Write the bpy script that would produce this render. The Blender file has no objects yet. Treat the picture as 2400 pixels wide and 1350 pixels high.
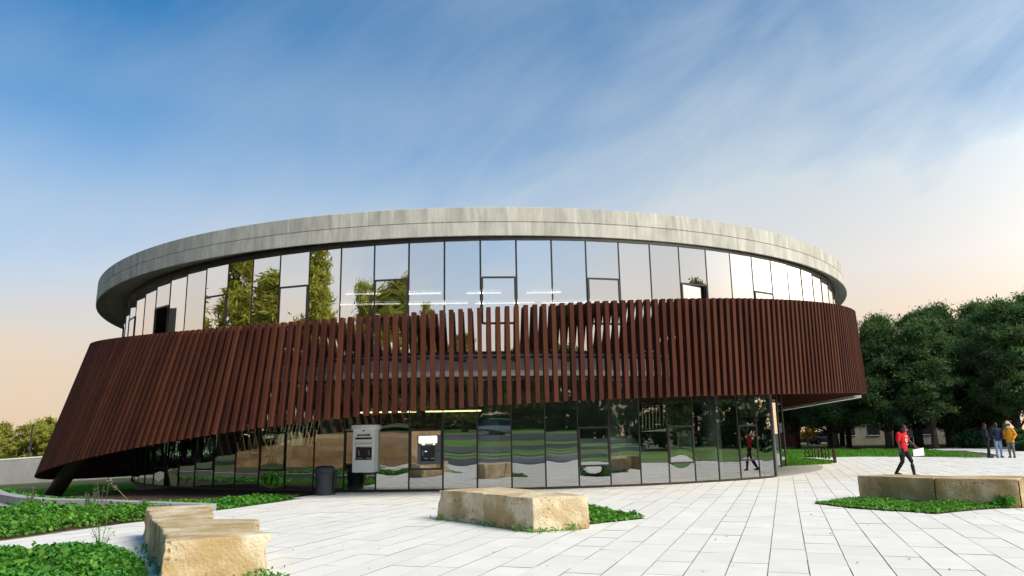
import bpy, bmesh, math, random
import numpy as np
from mathutils import Vector, Matrix, noise
S=bpy.context.scene; COL=S.collection
R=math.radians; PI=math.pi
# ------------------------------------------------------------------ camera
PITCH,ROLL=0.197735,0.016867
cd=bpy.data.cameras.new('camera'); cam=bpy.data.objects.new('camera',cd); COL.objects.link(cam); S.camera=cam
cd.sensor_width=36; cd.lens=1724.49/2400*36; cd.clip_start=0.05; cd.clip_end=3000
r0=Vector((1,0,0)); u0=Vector((0,-math.sin(PITCH),math.cos(PITCH))); f0=Vector((0,math.cos(PITCH),math.sin(PITCH)))
cr=r0*math.cos(ROLL)-u0*math.sin(ROLL); cu=r0*math.sin(ROLL)+u0*math.cos(ROLL)
M=Matrix((cr,cu,-f0)).transposed().to_4x4(); M.translation=(0,0,1.6); cam.matrix_world=M
# ------------------------------------------------------------------ sky, sun, exposure
SUN_AZ,SUN_EL=R(125),R(40)          # azimuth clockwise from +Y, the viewing direction
sdir=Vector((math.sin(SUN_AZ)*math.cos(SUN_EL),math.cos(SUN_AZ)*math.cos(SUN_EL),math.sin(SUN_EL)))
W=bpy.data.worlds.new('World'); S.world=W; W.use_nodes=True
nt=W.node_tree; N=nt.nodes; L=nt.links
for n in list(N): N.remove(n)
def nd(tree,t,**k):
    n=tree.nodes.new(t)
    for a,b in k.items(): setattr(n,a,b)
    return n
def mth(tree,op,a,b=None,c=None,clamp=False):
    n=nd(tree,'ShaderNodeMath',operation=op,use_clamp=clamp)
    for i,v in enumerate((a,b,c)):
        if v is None: continue
        if isinstance(v,(int,float)): n.inputs[i].default_value=v
        else: tree.links.new(v,n.inputs[i])
    return n.outputs[0]
def ramp(tree,fac,stops,interp='LINEAR'):
    n=nd(tree,'ShaderNodeValToRGB'); e=n.color_ramp.elements; n.color_ramp.interpolation=interp
    while len(e)<len(stops): e.new(0.5)
    for el,(p,c) in zip(e,stops): el.position=p; el.color=(c[0],c[1],c[2],1) if len(c)==3 else c
    tree.links.new(fac,n.inputs[0]); return n.outputs[0]
def mix(tree,f,a,b,blend='MIX'):
    n=nd(tree,'ShaderNodeMix',data_type='RGBA',blend_type=blend)
    for i,v in ((0,f),(6,a),(7,b)):
        if isinstance(v,(int,float)): n.inputs[i].default_value=v
        elif isinstance(v,(tuple,list)): n.inputs[i].default_value=(*v,1)
        else: tree.links.new(v,n.inputs[i])
    return n.outputs[2]
sky=nd(nt,'ShaderNodeTexSky',sky_type='NISHITA',sun_disc=False,sun_elevation=SUN_EL,sun_rotation=SUN_AZ,altitude=200,air_density=1.0,dust_density=0.6,ozone_density=2.5)
tc=nd(nt,'ShaderNodeTexCoord'); sep=nd(nt,'ShaderNodeSeparateXYZ'); L.new(tc.outputs['Generated'],sep.inputs[0])
el=sep.outputs[2]
dp=nd(nt,'ShaderNodeVectorMath',operation='DOT_PRODUCT'); L.new(tc.outputs['Generated'],dp.inputs[0]); dp.inputs[1].default_value=tuple(sdir)
# thin high cloud and warm haze, thicker towards the low light on the right
gdir=(math.sin(R(72))*math.cos(R(12)),math.cos(R(72))*math.cos(R(12)),math.sin(R(12)))
gp0=nd(nt,'ShaderNodeVectorMath',operation='DOT_PRODUCT'); L.new(tc.outputs['Generated'],gp0.inputs[0]); gp0.inputs[1].default_value=gdir
gd=gp0.outputs['Value']; elp=mth(nt,'MAXIMUM',el,0.0)
side=mth(nt,'MULTIPLY_ADD',gd,0.5,0.5,clamp=True)
mp=nd(nt,'ShaderNodeMapping',vector_type='TEXTURE'); L.new(tc.outputs['Generated'],mp.inputs[0]); mp.inputs['Rotation'].default_value=(0,R(-38),R(12)); mp.inputs['Scale'].default_value=(.55,.5,.16)
no=nd(nt,'ShaderNodeTexNoise'); L.new(mp.outputs[0],no.inputs[0]); no.inputs['Scale'].default_value=1.3; no.inputs['Detail'].default_value=7; no.inputs['Roughness'].default_value=0.58; no.inputs['Distortion'].default_value=0.7
no2=nd(nt,'ShaderNodeTexNoise'); L.new(tc.outputs['Generated'],no2.inputs[0]); no2.inputs['Scale'].default_value=2.3; no2.inputs['Detail'].default_value=3
streak=mth(nt,'MULTIPLY_ADD',mth(nt,'ADD',no.outputs[0],no2.outputs[0]),1.7,-1.25,clamp=True)
low=ramp(nt,elp,[(0.0,(1,)*3),(0.10,(.92,)*3),(0.25,(.66,)*3),(0.40,(.30,)*3),(0.52,(.07,)*3),(.7,(.03,)*3),(1,(.0,)*3)],'EASE')
thick=ramp(nt,side,[(0,(.6,)*3),(.22,(.2,)*3),(.34,(0,)*3),(.55,(.08,)*3),(.80,(.66,)*3),(1,(.9,)*3)],'EASE')
cov=mth(nt,'ADD',mth(nt,'ADD',low,mth(nt,'MULTIPLY',thick,mth(nt,'MULTIPLY_ADD',streak,.60,.24))),mth(nt,'MULTIPLY',mth(nt,'SUBTRACT',streak,.45),.16),clamp=True)
ccol=ramp(nt,elp,[(0.0,(.76,.57,.40)),(0.12,(.80,.65,.50)),(0.20,(.72,.70,.68)),(0.32,(.56,.64,.71)),(0.6,(.47,.57,.67)),(1,(.47,.57,.67))])
glow=mth(nt,'MULTIPLY',mth(nt,'POWER',mth(nt,'MAXIMUM',gd,0.0),10.0),2.3)
gcol=mix(nt,1.0,(1.0,.90,.76),glow,'MULTIPLY'); gcol=mix(nt,1.0,gcol,(.84,.84,.84),'ADD')
ccol=mix(nt,1.0,ccol,gcol,'MULTIPLY')
bl=mix(nt,1.0,sky.outputs[0],(.010,.088,.124),'MULTIPLY')                               # clear sky at daylight strength
tot=mix(nt,cov,bl,ccol)
bg=nd(nt,'ShaderNodeBackground'); bg.inputs[1].default_value=1.0; L.new(tot,bg.inputs[0])
ow=nd(nt,'ShaderNodeOutputWorld'); L.new(bg.outputs[0],ow.inputs[0])
sd=bpy.data.lights.new('sun','SUN'); so=bpy.data.objects.new('sun',sd); COL.objects.link(so)
sd.energy=4.2; sd.angle=R(30); sd.color=(1,.90,.74)
so.rotation_euler=sdir.to_track_quat('Z','Y').to_euler(); so.location=(40,10,40)
S.view_settings.view_transform='Standard'; S.view_settings.look='None'; S.view_settings.exposure=0.35; S.view_settings.gamma=1
S.render.engine='CYCLES'
# ------------------------------------------------------------------ helpers
rnd=random.Random(7)
class MB:
    def __init__(s): s.v=[];s.f=[];s.m=[];s.uv=None
    def quad(s,a,b,c,d,mi=0):
        i=len(s.v); s.v+= [tuple(a),tuple(b),tuple(c),tuple(d)]; s.f.append((i,i+1,i+2,i+3)); s.m.append(mi)
    def poly(s,p,mi=0):
        i=len(s.v); s.v+=[tuple(q) for q in p]; s.f.append(tuple(range(i,i+len(p)))); s.m.append(mi)
    def hexa(s,p,mi=0):            # 4 bottom, 4 top, counter-clockwise from above
        i=len(s.v); s.v+=[tuple(q) for q in p]
        for f in ((3,2,1,0),(4,5,6,7),(0,1,5,4),(1,2,6,5),(2,3,7,6),(3,0,4,7)): s.f.append(tuple(i+k for k in f)); s.m.append(mi)
    def box(s,c,d,rz=0,mi=0,tilt=None):
        cx,cy,cz=c; dx,dy,dz=d[0]/2,d[1]/2,d[2]/2; ca,sa=math.cos(rz),math.sin(rz)
        p=[]
        for z in (-dz,dz):
            for x,y in ((-dx,-dy),(dx,-dy),(dx,dy),(-dx,dy)): p.append((cx+x*ca-y*sa,cy+x*sa+y*ca,cz+z))
        s.hexa(p,mi)
    def prism(s,pts,z0,z1,mi=0,zf=None):
        n=len(pts); i=len(s.v)
        s.v+=[(x,y,z0) for x,y in pts]+[(x,y,(z1 if zf is None else z1+zf(x,y))) for x,y in pts]
        s.f.append(tuple(i+n+k for k in range(n))); s.m.append(mi)
        s.f.append(tuple(i+n-1-k for k in range(n))); s.m.append(mi)
        for k in range(n): s.f.append((i+k,i+(k+1)%n,i+n+(k+1)%n,i+n+k)); s.m.append(mi)
    def tube(s,pts,rad,seg=8,mi=0,cap=True):
        pts=[Vector(p) for p in pts]; rad=[rad]*len(pts) if isinstance(rad,(int,float)) else rad
        base=len(s.v); up=Vector((.13,.31,.94))
        for k,p in enumerate(pts):
            t=(pts[min(k+1,len(pts)-1)]-pts[max(k-1,0)]).normalized()
            a=t.cross(up)
            if a.length<.05: a=t.cross(Vector((1,0,0)))
            a.normalize(); b=t.cross(a)
            for j in range(seg):
                q=2*PI*j/seg; s.v.append(tuple(p+(a*math.cos(q)+b*math.sin(q))*rad[k]))
        for k in range(len(pts)-1):
            for j in range(seg):
                a0=base+k*seg+j;a1=base+k*seg+(j+1)%seg; s.f.append((a0,a0+seg,a1+seg,a1)); s.m.append(mi)
        if cap:
            s.f.append(tuple(base+j for j in range(seg))); s.m.append(mi)
            e=base+(len(pts)-1)*seg; s.f.append(tuple(e+seg-1-j for j in range(seg))); s.m.append(mi)
    def lathe(s,c,prof,seg=24,mi=0):
        b=len(s.v)
        for r,z in prof:
            for j in range(seg):
                q=2*PI*j/seg; s.v.append((c[0]+r*math.cos(q),c[1]+r*math.sin(q),c[2]+z))
        for k in range(len(prof)-1):
            for j in range(seg):
                a=b+k*seg+j;e=b+k*seg+(j+1)%seg; s.f.append((a,e,e+seg,a+seg)); s.m.append(mi)
        s.f.append(tuple(b+j for j in range(seg))[::-1]); s.m.append(mi)
        e=b+(len(prof)-1)*seg; s.f.append(tuple(e+j for j in range(seg))); s.m.append(mi)
    def mesh(s,name,mats,smooth=False):
        me=bpy.data.meshes.new(name); me.from_pydata(s.v,[],s.f)
        for m in (mats if isinstance(mats,(list,tuple)) else [mats]): me.materials.append(m)
        if any(s.m): me.polygons.foreach_set('material_index',s.m)
        if smooth: me.polygons.foreach_set('use_smooth',[True]*len(s.f))
        me.update(); return me
    def build(s,name,mats,parent=None,smooth=False):
        return link(name,s.mesh(name,mats,smooth),parent)
def link(name,me,parent=None,loc=None,rz=0):
    o=bpy.data.objects.new(name,me); COL.objects.link(o)
    if parent: o.parent=parent
    if loc is not None: o.location=loc
    if rz: o.rotation_euler=(0,0,rz)
    return o
def tag(o,label=None,cat=None,group=None,kind=None):
    if label: o['label']=label
    if cat: o['category']=cat
    if group: o['group']=group
    if kind: o['kind']=kind
    return o
def empty(name,loc,label,cat,group=None,rz=0):
    o=bpy.data.objects.new(name,None); COL.objects.link(o); o.location=loc; o.rotation_euler=(0,0,rz); o.empty_display_size=.2
    return tag(o,label,cat,group)
def copy_tree(o,parent=None):
    c=o.copy(); COL.objects.link(c); c.parent=parent
    for ch in list(o.children): copy_tree(ch,c)
    return c
def bevel(o,w,seg=2):
    bm=bmesh.new(); bm.from_mesh(o.data); bmesh.ops.remove_doubles(bm,verts=bm.verts,dist=1e-5)
    bmesh.ops.bevel(bm,geom=[e for e in bm.edges if len(e.link_faces)==2 and e.calc_face_angle(0)>.5],offset=w,segments=seg,affect='EDGES',profile=.6)
    bm.to_mesh(o.data); bm.free(); return o
def pip(x,y,poly):
    c=False;j=len(poly)-1
    for i in range(len(poly)):
        xi,yi=poly[i];xj,yj=poly[j]
        if (yi>y)!=(yj>y) and x<(xj-xi)*(y-yi)/(yj-yi)+xi: c=not c
        j=i
    return c
def npip(X,Y,poly):
    c=np.zeros(len(X),bool);j=len(poly)-1
    for i in range(len(poly)):
        xi,yi=poly[i];xj,yj=poly[j]
        if yi!=yj: c^=((yi>Y)!=(yj>Y))&(X<(xj-xi)*(Y-yi)/(yj-yi)+xi)
        j=i
    return c
# ------------------------------------------------------------------ materials
def mat(name,c1,c2=None,rough=.8,scale=3,detail=5,lo=.35,hi=.65,bump=0,bscale=None,island=0,obj=0,metal=0,spec=.3,coord='Object',c3=None,s3=.6,stretch=None,translucent=None,pits=None):
    m=bpy.data.materials.new(name); m.use_nodes=True; t=m.node_tree; P=t.nodes['Principled BSDF']
    P.inputs['Roughness'].default_value=rough; P.inputs['Metallic'].default_value=metal; P.inputs['Specular IOR Level'].default_value=spec
    tcn=nd(t,'ShaderNodeTexCoord'); src=tcn.outputs[coord]
    if stretch:
        mpn=nd(t,'ShaderNodeMapping'); mpn.inputs['Scale'].default_value=stretch; t.links.new(src,mpn.inputs[0]); src=mpn.outputs[0]
    if obj:
        oo=nd(t,'ShaderNodeObjectInfo'); va=nd(t,'ShaderNodeVectorMath',operation='ADD'); t.links.new(src,va.inputs[0]); t.links.new(mth(t,'MULTIPLY',oo.outputs['Random'],173.0),va.inputs[1]); src=va.outputs[0]
    col=None
    if c2 is not None:
        n=nd(t,'ShaderNodeTexNoise'); t.links.new(src,n.inputs[0]); n.inputs['Scale'].default_value=scale; n.inputs['Detail'].default_value=detail; n.inputs['Roughness'].default_value=.6
        col=ramp(t,n.outputs[0],[(lo,c1),(hi,c2)])
        if c3 is not None:
            n3=nd(t,'ShaderNodeTexNoise'); t.links.new(src,n3.inputs[0]); n3.inputs['Scale'].default_value=s3; n3.inputs['Detail'].default_value=4
            col=mix(t,ramp(t,n3.outputs[0],[(.45,(0,0,0)),(.62,(1,1,1))]),col,c3)
    else:
        rgb=nd(t,'ShaderNodeRGB'); rgb.outputs[0].default_value=(*c1,1); col=rgb.outputs[0]
    if island:
        g=nd(t,'ShaderNodeNewGeometry'); col=mix(t,1.0,col,mth(t,'MULTIPLY_ADD',g.outputs['Random Per Island'],2*island,1-island),'MULTIPLY')
    if obj:
        oi=nd(t,'ShaderNodeObjectInfo'); col=mix(t,1.0,col,mth(t,'MULTIPLY_ADD',oi.outputs['Random'],2*obj,1-obj),'MULTIPLY')
    hgt=None
    if pits:
        v=nd(t,'ShaderNodeTexNoise'); t.links.new(src,v.inputs[0]); v.inputs['Scale'].default_value=pits; v.inputs['Detail'].default_value=3; v.inputs['Roughness'].default_value=.7
        big=nd(t,'ShaderNodeTexNoise'); t.links.new(src,big.inputs[0]); big.inputs['Scale'].default_value=2.2
        pm=mth(t,'MULTIPLY',mth(t,'MULTIPLY',mth(t,'SUBTRACT',v.outputs[0],.59),14,clamp=True),mth(t,'MULTIPLY',mth(t,'SUBTRACT',big.outputs[0],.50),9,clamp=True))
        col=mix(t,mth(t,'MULTIPLY',pm,.8),col,(.11,.07,.035)); hgt=mth(t,'MULTIPLY',pm,-1.2)
    t.links.new(col,P.inputs['Base Color'])
    if bump:
        b=nd(t,'ShaderNodeBump'); b.inputs['Strength'].default_value=bump; b.inputs['Distance'].default_value=.03
        n2=nd(t,'ShaderNodeTexNoise'); t.links.new(src,n2.inputs[0]); n2.inputs['Scale'].default_value=bscale or scale*6; n2.inputs['Detail'].default_value=6
        h=n2.outputs[0]
        if hgt is not None: h=mth(t,'ADD',h,hgt)
        t.links.new(h,b.inputs['Height']); t.links.new(b.outputs[0],P.inputs['Normal'])
    if translucent:
        tr=nd(t,'ShaderNodeBsdfTranslucent'); t.links.new(mix(t,1.0,col,translucent,'MULTIPLY'),tr.inputs[0])
        ms=nd(t,'ShaderNodeMixShader'); ms.inputs[0].default_value=.35; t.links.new(P.outputs[0],ms.inputs[1]); t.links.new(tr.outputs[0],ms.inputs[2])
        t.links.new(ms.outputs[0],t.nodes['Material Output'].inputs[0])
    return m
def emit(name,c,s):
    m=bpy.data.materials.new(name); m.use_nodes=True; t=m.node_tree; P=t.nodes['Principled BSDF']
    P.inputs['Base Color'].default_value=(*c,1); P.inputs['Emission Color'].default_value=(*c,1); P.inputs['Emission Strength'].default_value=s; return m
def glass_mat(name,tint,base):
    m=bpy.data.materials.new(name); m.use_nodes=True; t=m.node_tree
    for n in list(t.nodes): t.nodes.remove(n)
    tr=nd(t,'ShaderNodeBsdfTransparent'); tr.inputs[0].default_value=(*tint,1)
    gl=nd(t,'ShaderNodeBsdfGlossy'); gl.inputs['Roughness'].default_value=0.0; gl.inputs[0].default_value=(.97,.975,.98,1)
    lw=nd(t,'ShaderNodeFresnel'); lw.inputs[0].default_value=1.5
    fac=mth(t,'ADD',mth(t,'MULTIPLY',lw.outputs[0],1-base),base,clamp=True)
    oi=nd(t,'ShaderNodeObjectInfo'); fac=mth(t,'ADD',fac,mth(t,'MULTIPLY_ADD',oi.outputs['Random'],.08,-.04),clamp=True)
    ms=nd(t,'ShaderNodeMixShader'); t.links.new(fac,ms.inputs[0]); t.links.new(tr.outputs[0],ms.inputs[1]); t.links.new(gl.outputs[0],ms.inputs[2])
    o=nd(t,'ShaderNodeOutputMaterial'); t.links.new(ms.outputs[0],o.inputs[0]); return m
MT={}
MT['tile']=mat('paving_stone',(.67,.655,.615),(.745,.73,.695),rough=.85,scale=2.5,island=.04,obj=.04,bump=.12,bscale=60,c3=(.69,.672,.63),s3=.35)
MT['joint']=mat('joint_dirt',(.15,.14,.125),(.26,.24,.21),rough=1,scale=4)
MT['ground']=mat('meadow',(.045,.075,.02),(.11,.10,.05),rough=1,scale=.7,detail=8,lo=.4,hi=.68,bump=.5,bscale=14)
MT['lawn']=mat('lawn',(.08,.21,.018),(.13,.28,.03),rough=1,scale=1.2,detail=8,bump=.6,bscale=40,c3=(.10,.12,.035),s3=.25)
MT['soil']=mat('dark_soil',(.040,.022,.014),(.075,.042,.025),rough=1,scale=3,bump=.6,bscale=25)
MT['gravel']=mat('gravel',(.30,.24,.21),(.46,.40,.37),rough=.95,scale=30,bump=.7,bscale=60)
MT['path']=mat('pale_path',(.50,.49,.47),(.58,.57,.55),rough=.9,scale=2)
MT['conc']=mat('wall_concrete',(.19,.195,.20),(.26,.26,.265),rough=.85,scale=1.3,stretch=(1,1,.35),bump=.15,bscale=30)
MT['cap']=mat('concrete_cap',(.52,.52,.52),(.60,.60,.59),rough=.85,scale=2)
MT['kerb']=mat('kerb_concrete',(.30,.30,.32),(.38,.38,.39),rough=.85,scale=5,bump=.15,bscale=40)
MT['stone']=mat('limestone',(.46,.35,.20),(.66,.57,.41),rough=.9,scale=2.8,detail=10,lo=.38,hi=.62,bump=.75,bscale=26,c3=(.40,.285,.135),s3=1.5,obj=.05,pits=19)
MT['brown_shaded']=mat('brown_shaded_limestone',(.38,.26,.125),(.56,.44,.27),rough=.9,scale=2.8,detail=10,lo=.38,hi=.62,bump=.75,bscale=26,c3=(.32,.21,.09),s3=1.5,obj=.05,pits=19)  # browner stone, with some shade of the front faces put into its colour
MT['bank']=mat('earth_bank',(.26,.14,.06),(.42,.27,.13),rough=1,scale=1.2,detail=8,bump=.8,bscale=9,c3=(.36,.25,.15),s3=.6)
MT['slat']=mat('weathering_steel',(.043,.0128,.0088),(.060,.0182,.0112),rough=.85,scale=2.2,detail=8,obj=.13,spec=.12,stretch=(1,1,.22),bump=.25,bscale=30,c3=(.080,.026,.0135),s3=.5,coord='Object')
MT['frame']=mat('dark_frame',(.026,.023,.020),(.042,.037,.032),rough=.45,scale=4,spec=.4)
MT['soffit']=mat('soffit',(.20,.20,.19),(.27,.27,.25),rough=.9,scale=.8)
MT['slab']=mat('slab_concrete',(.30,.29,.28),(.40,.39,.37),rough=.85,scale=1.5,bump=.1)
MT['inwall']=mat('interior_wall',(.42,.44,.42),(.5,.52,.5),rough=.9,scale=.5)
MT['infloor']=mat('interior_floor',(.10,.10,.10),(.13,.13,.13),rough=.5,scale=1)
MT['parti']=mat('teal_partition',(.05,.09,.10),(.07,.12,.13),rough=.6,scale=2)
MT['strip']=emit('light_strip',(1,.78,.42),3.0)
MT['strip2']=emit('light_strip_white',(1,.93,.80),4.5)
MT['gl_up']=glass_mat('upper_glass',(.42,.46,.46),.84)
MT['gl_lo']=glass_mat('lower_glass',(.56,.70,.64),.36)
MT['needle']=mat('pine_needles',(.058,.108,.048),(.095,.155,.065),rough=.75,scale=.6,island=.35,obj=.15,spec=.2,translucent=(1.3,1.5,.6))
MT['needle_y']=mat('sunlit_pine_needles',(.24,.26,.045),(.34,.33,.07),rough=.75,scale=.5,island=.3,obj=.15,spec=.2,translucent=(1.3,1.3,.5))  # yellower copy of the needle colour with sunlight put into it
MT['yleaf']=mat('yellow_leaves',(.42,.27,.02),(.5,.36,.04),rough=.7,scale=1,island=.3,translucent=(1.2,1.1,.5))
MT['bark']=mat('bark',(.05,.038,.03),(.10,.075,.055),rough=1,scale=5,stretch=(1,1,.25),bump=.6,bscale=18)
MT['clover']=mat('clover_leaves',(.08,.24,.03),(.135,.32,.038),rough=.6,scale=1.5,island=.35,spec=.3,translucent=(1.4,1.5,.4))
MT['mallow']=mat('mallow_leaves',(.06,.22,.03),(.10,.30,.035),rough=.6,scale=1.5,island=.35,spec=.3,translucent=(1.4,1.5,.4))
MT['grass']=mat('grass_blades',(.06,.20,.02),(.11,.27,.03),rough=.7,scale=.8,island=.35,translucent=(1.4,1.5,.4))
MT['shrub']=mat('shrub_leaves',(.025,.075,.03),(.045,.11,.04),rough=.7,scale=1,island=.35,translucent=(1.2,1.4,.6))
MT['dry']=mat('dry_stalk',(.20,.18,.11),(.28,.25,.16),rough=.9,scale=6,island=.3)
MT['rosem']=mat('grey_green_stalk',(.09,.10,.065),(.14,.15,.10),rough=.9,scale=6,island=.3)
MT['wplastic']=mat('white_plastic',(.84,.86,.84),(.87,.88,.86),rough=.4,scale=2,spec=.4)
MT['gplastic']=mat('grey_plastic',(.10,.11,.125),(.12,.13,.145),rough=.45,scale=3,spec=.4)
MT['dplastic']=mat('black_plastic',(.012,.013,.015),(.02,.021,.024),rough=.35,scale=3,spec=.4)
MT['print']=mat('dark_print',(.02,.02,.02),rough=.6)
MT['screen_on']=emit('lit_panel',(1,.98,.80),3.2)
MT['screen_blue']=emit('small_display',(.35,.45,.9),1.2)
MT['keys']=mat('metal_keys',(.45,.46,.48),rough=.35,metal=.7)
MT['lilac']=mat('lilac_label',(.62,.58,.78),rough=.5)
MT['bin']=mat('bin_plastic',(.035,.045,.06),(.05,.06,.078),rough=.5,scale=3,spec=.4)
MT['rust']=mat('rusty_steel',(.045,.022,.015),(.09,.04,.024),rough=.9,scale=8)
def cloth(n,c,r=.85): return mat(n,tuple(x*.85 for x in c),tuple(min(1,x*1.15) for x in c),rough=r,scale=9,bump=.2,bscale=25)
# fascia concrete: streaks run down the face, u = metres round the ring, v = height
def fascia_mat():
    m=bpy.data.materials.new('board_marked_concrete'); m.use_nodes=True; t=m.node_tree; P=t.nodes['Principled BSDF']; P.inputs['Roughness'].default_value=.88; P.inputs['Specular IOR Level'].default_value=.2
    uv=nd(t,'ShaderNodeUVMap'); uv.uv_map='UVMap'
    def ns(sc,scale,detail=4):
        a=nd(t,'ShaderNodeMapping'); a.inputs['Scale'].default_value=sc; t.links.new(uv.outputs[0],a.inputs[0])
        b=nd(t,'ShaderNodeTexNoise'); t.links.new(a.outputs[0],b.inputs[0]); b.inputs['Scale'].default_value=scale; b.inputs['Detail'].default_value=detail; b.inputs['Roughness'].default_value=.62; return b.outputs[0]
    s=nd(t,'ShaderNodeSeparateXYZ'); t.links.new(uv.outputs[0],s.inputs[0])
    brd=mth(t,'FLOOR',mth(t,'MULTIPLY',s.outputs[0],2.6)); row=mth(t,'FLOOR',mth(t,'MULTIPLY',s.outputs[1],1.0))
    cb=nd(t,'ShaderNodeCombineXYZ'); t.links.new(brd,cb.inputs[0]); t.links.new(row,cb.inputs[1])
    wn=nd(t,'ShaderNodeTexWhiteNoise',noise_dimensions='2D'); t.links.new(cb.outputs[0],wn.inputs[0])
    base=ramp(t,ns((2.2,.55,1),2.2,6),[(.25,(.33,.322,.29)),(.5,(.45,.438,.395)),(.75,(.56,.545,.49))])
    base=mix(t,1.0,base,mth(t,'MULTIPLY_ADD',wn.outputs[0],.24,.86),'MULTIPLY')
    base=mix(t,mth(t,'MULTIPLY',mth(t,'SUBTRACT',ns((5,.3,1),1.0,3),.55),3.2,clamp=True),base,(.68,.665,.61))
    base=mix(t,mth(t,'MULTIPLY',mth(t,'SUBTRACT',ns((3.3,.22,1),1.3,3),.60),3.0,clamp=True),base,(.30,.295,.28))
    t.links.new(base,P.inputs['Base Color'])
    fr=mth(t,'ABSOLUTE',mth(t,'SUBTRACT',mth(t,'FRACT',mth(t,'MULTIPLY',s.outputs[0],2.6)),.5))
    b=nd(t,'ShaderNodeBump'); b.inputs['Strength'].default_value=.35; b.inputs['Distance'].default_value=.01
    t.links.new(mth(t,'ADD',mth(t,'MULTIPLY',mth(t,'GREATER_THAN',fr,.47),-1.0),ns((3,3,1),8,5)),b.inputs['Height']); t.links.new(b.outputs[0],P.inputs['Normal'])
    return m
MT['fascia']=fascia_mat()

# ================================================================== GROUND
def sstep(t): t=max(0,min(1,t)); return t*t*(3-2*t)
def gz(x,y):                        # gentle hollow on the far left, rise behind the camera
    return -.85*sstep((-x-11)/9)*sstep((y-21)/9)
xs=sorted(set([-420,-300,-200,-140,-100]+list(range(-80,81,2))+[100,140,200,300,420])); ys=xs
me_v=[(x,y,gz(x,y)-.05 - (.9*sstep((-x-40)/30)*sstep((y-40)/30))) for y in ys for x in xs]; nx=len(xs)
me=bpy.data.meshes.new('ground'); me.from_pydata(me_v,[],[(j*nx+i,j*nx+i+1,(j+1)*nx+i+1,(j+1)*nx+i) for j in range(len(ys)-1) for i in range(nx-1)])
me.materials.append(MT['ground']); me.polygons.foreach_set('use_smooth',[True]*len(me.polygons)); tag(link('ground',me),kind='structure')
BX,BY=-1.55,38.97                    # centre of the glass drum at the ground
def arc(cx,cy,r,a0,a1,n): return [(cx+r*math.sin(R(a0+(a1-a0)*k/n)),cy-r*math.cos(R(a0+(a1-a0)*k/n))) for k in range(n+1)]
# plaza: sheet of joint dirt, paving stones on it
PLAZA=[(-30,4),(-19.5,5.5),(-14,8.9),(-8.9,13.0),(-8.39,14.5),(-7.68,15.7),(-7.0,17.9),(-6.27,19.75),(-5.87,22.7)]+arc(BX,BY,15.6,-12,42,12)+[(10.4,28.5),(11.1,33.2),(12.4,34.7),(13.9,35.65),(15.9,37.6),(16.5,42.7),(15,46.5),(19.0,46.2),(21.2,45.7),(24.98,42.5),(25.5,41.4),(28,43.5),(31,50),(34,60),(46,62),(38,50),(31,38),(24,24),(20,13),(16,4),(13.5,-2.4),(-2,-2.3),(-9,-1.5)]
pl=MB(); pl.poly([(x,y,-.013) for x,y in PLAZA]); plaza=tag(pl.build('plaza',MT['joint']),kind='structure')
A20=R(19.8); dL=(math.sin(A20),math.cos(A20)); dN=(math.cos(A20),-math.sin(A20)); TW,TL=.455,.91; GN,GT=.012,.0042
tiles=[]
for k in range(-110,160):
    off=rnd.random()*TL; n0=-.32+(k)*TW+TW/2
    for j in range(-55,90):
        l0=j*TL+off; x=n0*dN[0]+l0*dL[0]; y=n0*dN[1]+l0*dL[1]
        if -4<y<62 and -32<x<70 and pip(x,y,PLAZA): tiles.append((x,y))
def vis(x,y): return y>6.0 and abs(x)<.74*y+1.0
def hidden(x,y): return (x+4.3)**2+(y-10.5)**2<2.0 or (abs(x+.1)<1.0 and abs(y-14.2)<.7)
cand=[t for t in tiles if vis(*t) and not hidden(*t)]; cand.sort(key=lambda t:t[1]**2+.3*t[0]**2); near=set(cand[:300])
def tile_mb(mb,x,y,dz,tx,ty):
    p=[]
    for z in (-.045,0):
        for a,b in ((-1,-1),(1,-1),(1,1),(-1,1)):
            n=a*(TW/2-GN/2); l=b*(TL/2-GT/2)
            p.append((x+n*dN[0]+l*dL[0],y+n*dN[1]+l*dL[1],z+dz+a*tx+b*ty))
    i=len(mb.v); mb.v+=p
    for k_,f in enumerate(((4,5,6,7),(0,1,5,4),(1,2,6,5),(2,3,7,6),(3,0,4,7))): mb.f.append(tuple(i+q for q in f)); mb.m.append(1 if k_ else 0)
one=MB(); tile_mb(one,0,0,0,0,0)
tm=one.mesh('paving_stone',[MT['tile'],MT['joint']]); rest=MB()
for t in tiles:
    dz=-.006+rnd.uniform(-.0022,.0022)
    if t in near:
        o=link('paving_stone',tm,plaza,(t[0]+rnd.gauss(0,.001),t[1]+rnd.gauss(0,.001),dz)); o.rotation_euler=(rnd.gauss(0,.002),rnd.gauss(0,.002),rnd.gauss(0,.0012))
    else: tile_mb(rest,t[0],t[1],dz,rnd.gauss(0,.0008),rnd.gauss(0,.001))
tag(rest.build('paving',[MT['tile'],MT['joint']],plaza),kind='stuff')
def sheet(name,poly,z1,m,z0=-.06,kind='structure'):
    b=MB(); b.prism(poly,z0,z1); return tag(b.build(name,m),kind=kind)
KERB=[(-20.5,28.5),(-17.2,24.6),(-14.37,21.24),(-12.86,19.9),(-11.75,19.15),(-10.38,18.74),(-9.12,18.31),(-8.1,17.98),(-7.05,17.75)]
SOIL=arc(BX,BY,16.0,-13,-95,16)+[(-19.5,40),(-19.5,31.5),(-14.6,23.5),(-10.8,20.8),(-8.2,20.5),(-6.3,21.9)]
OUT=[Vector(p) for p in SOIL[17:][::-1]]; INN=[Vector(p) for p in SOIL[:17]]; sb=MB(); grid=[]
def along(pl,t): t*=len(pl)-1; i=min(int(t),len(pl)-2); return pl[i].lerp(pl[i+1],t-i)
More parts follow.
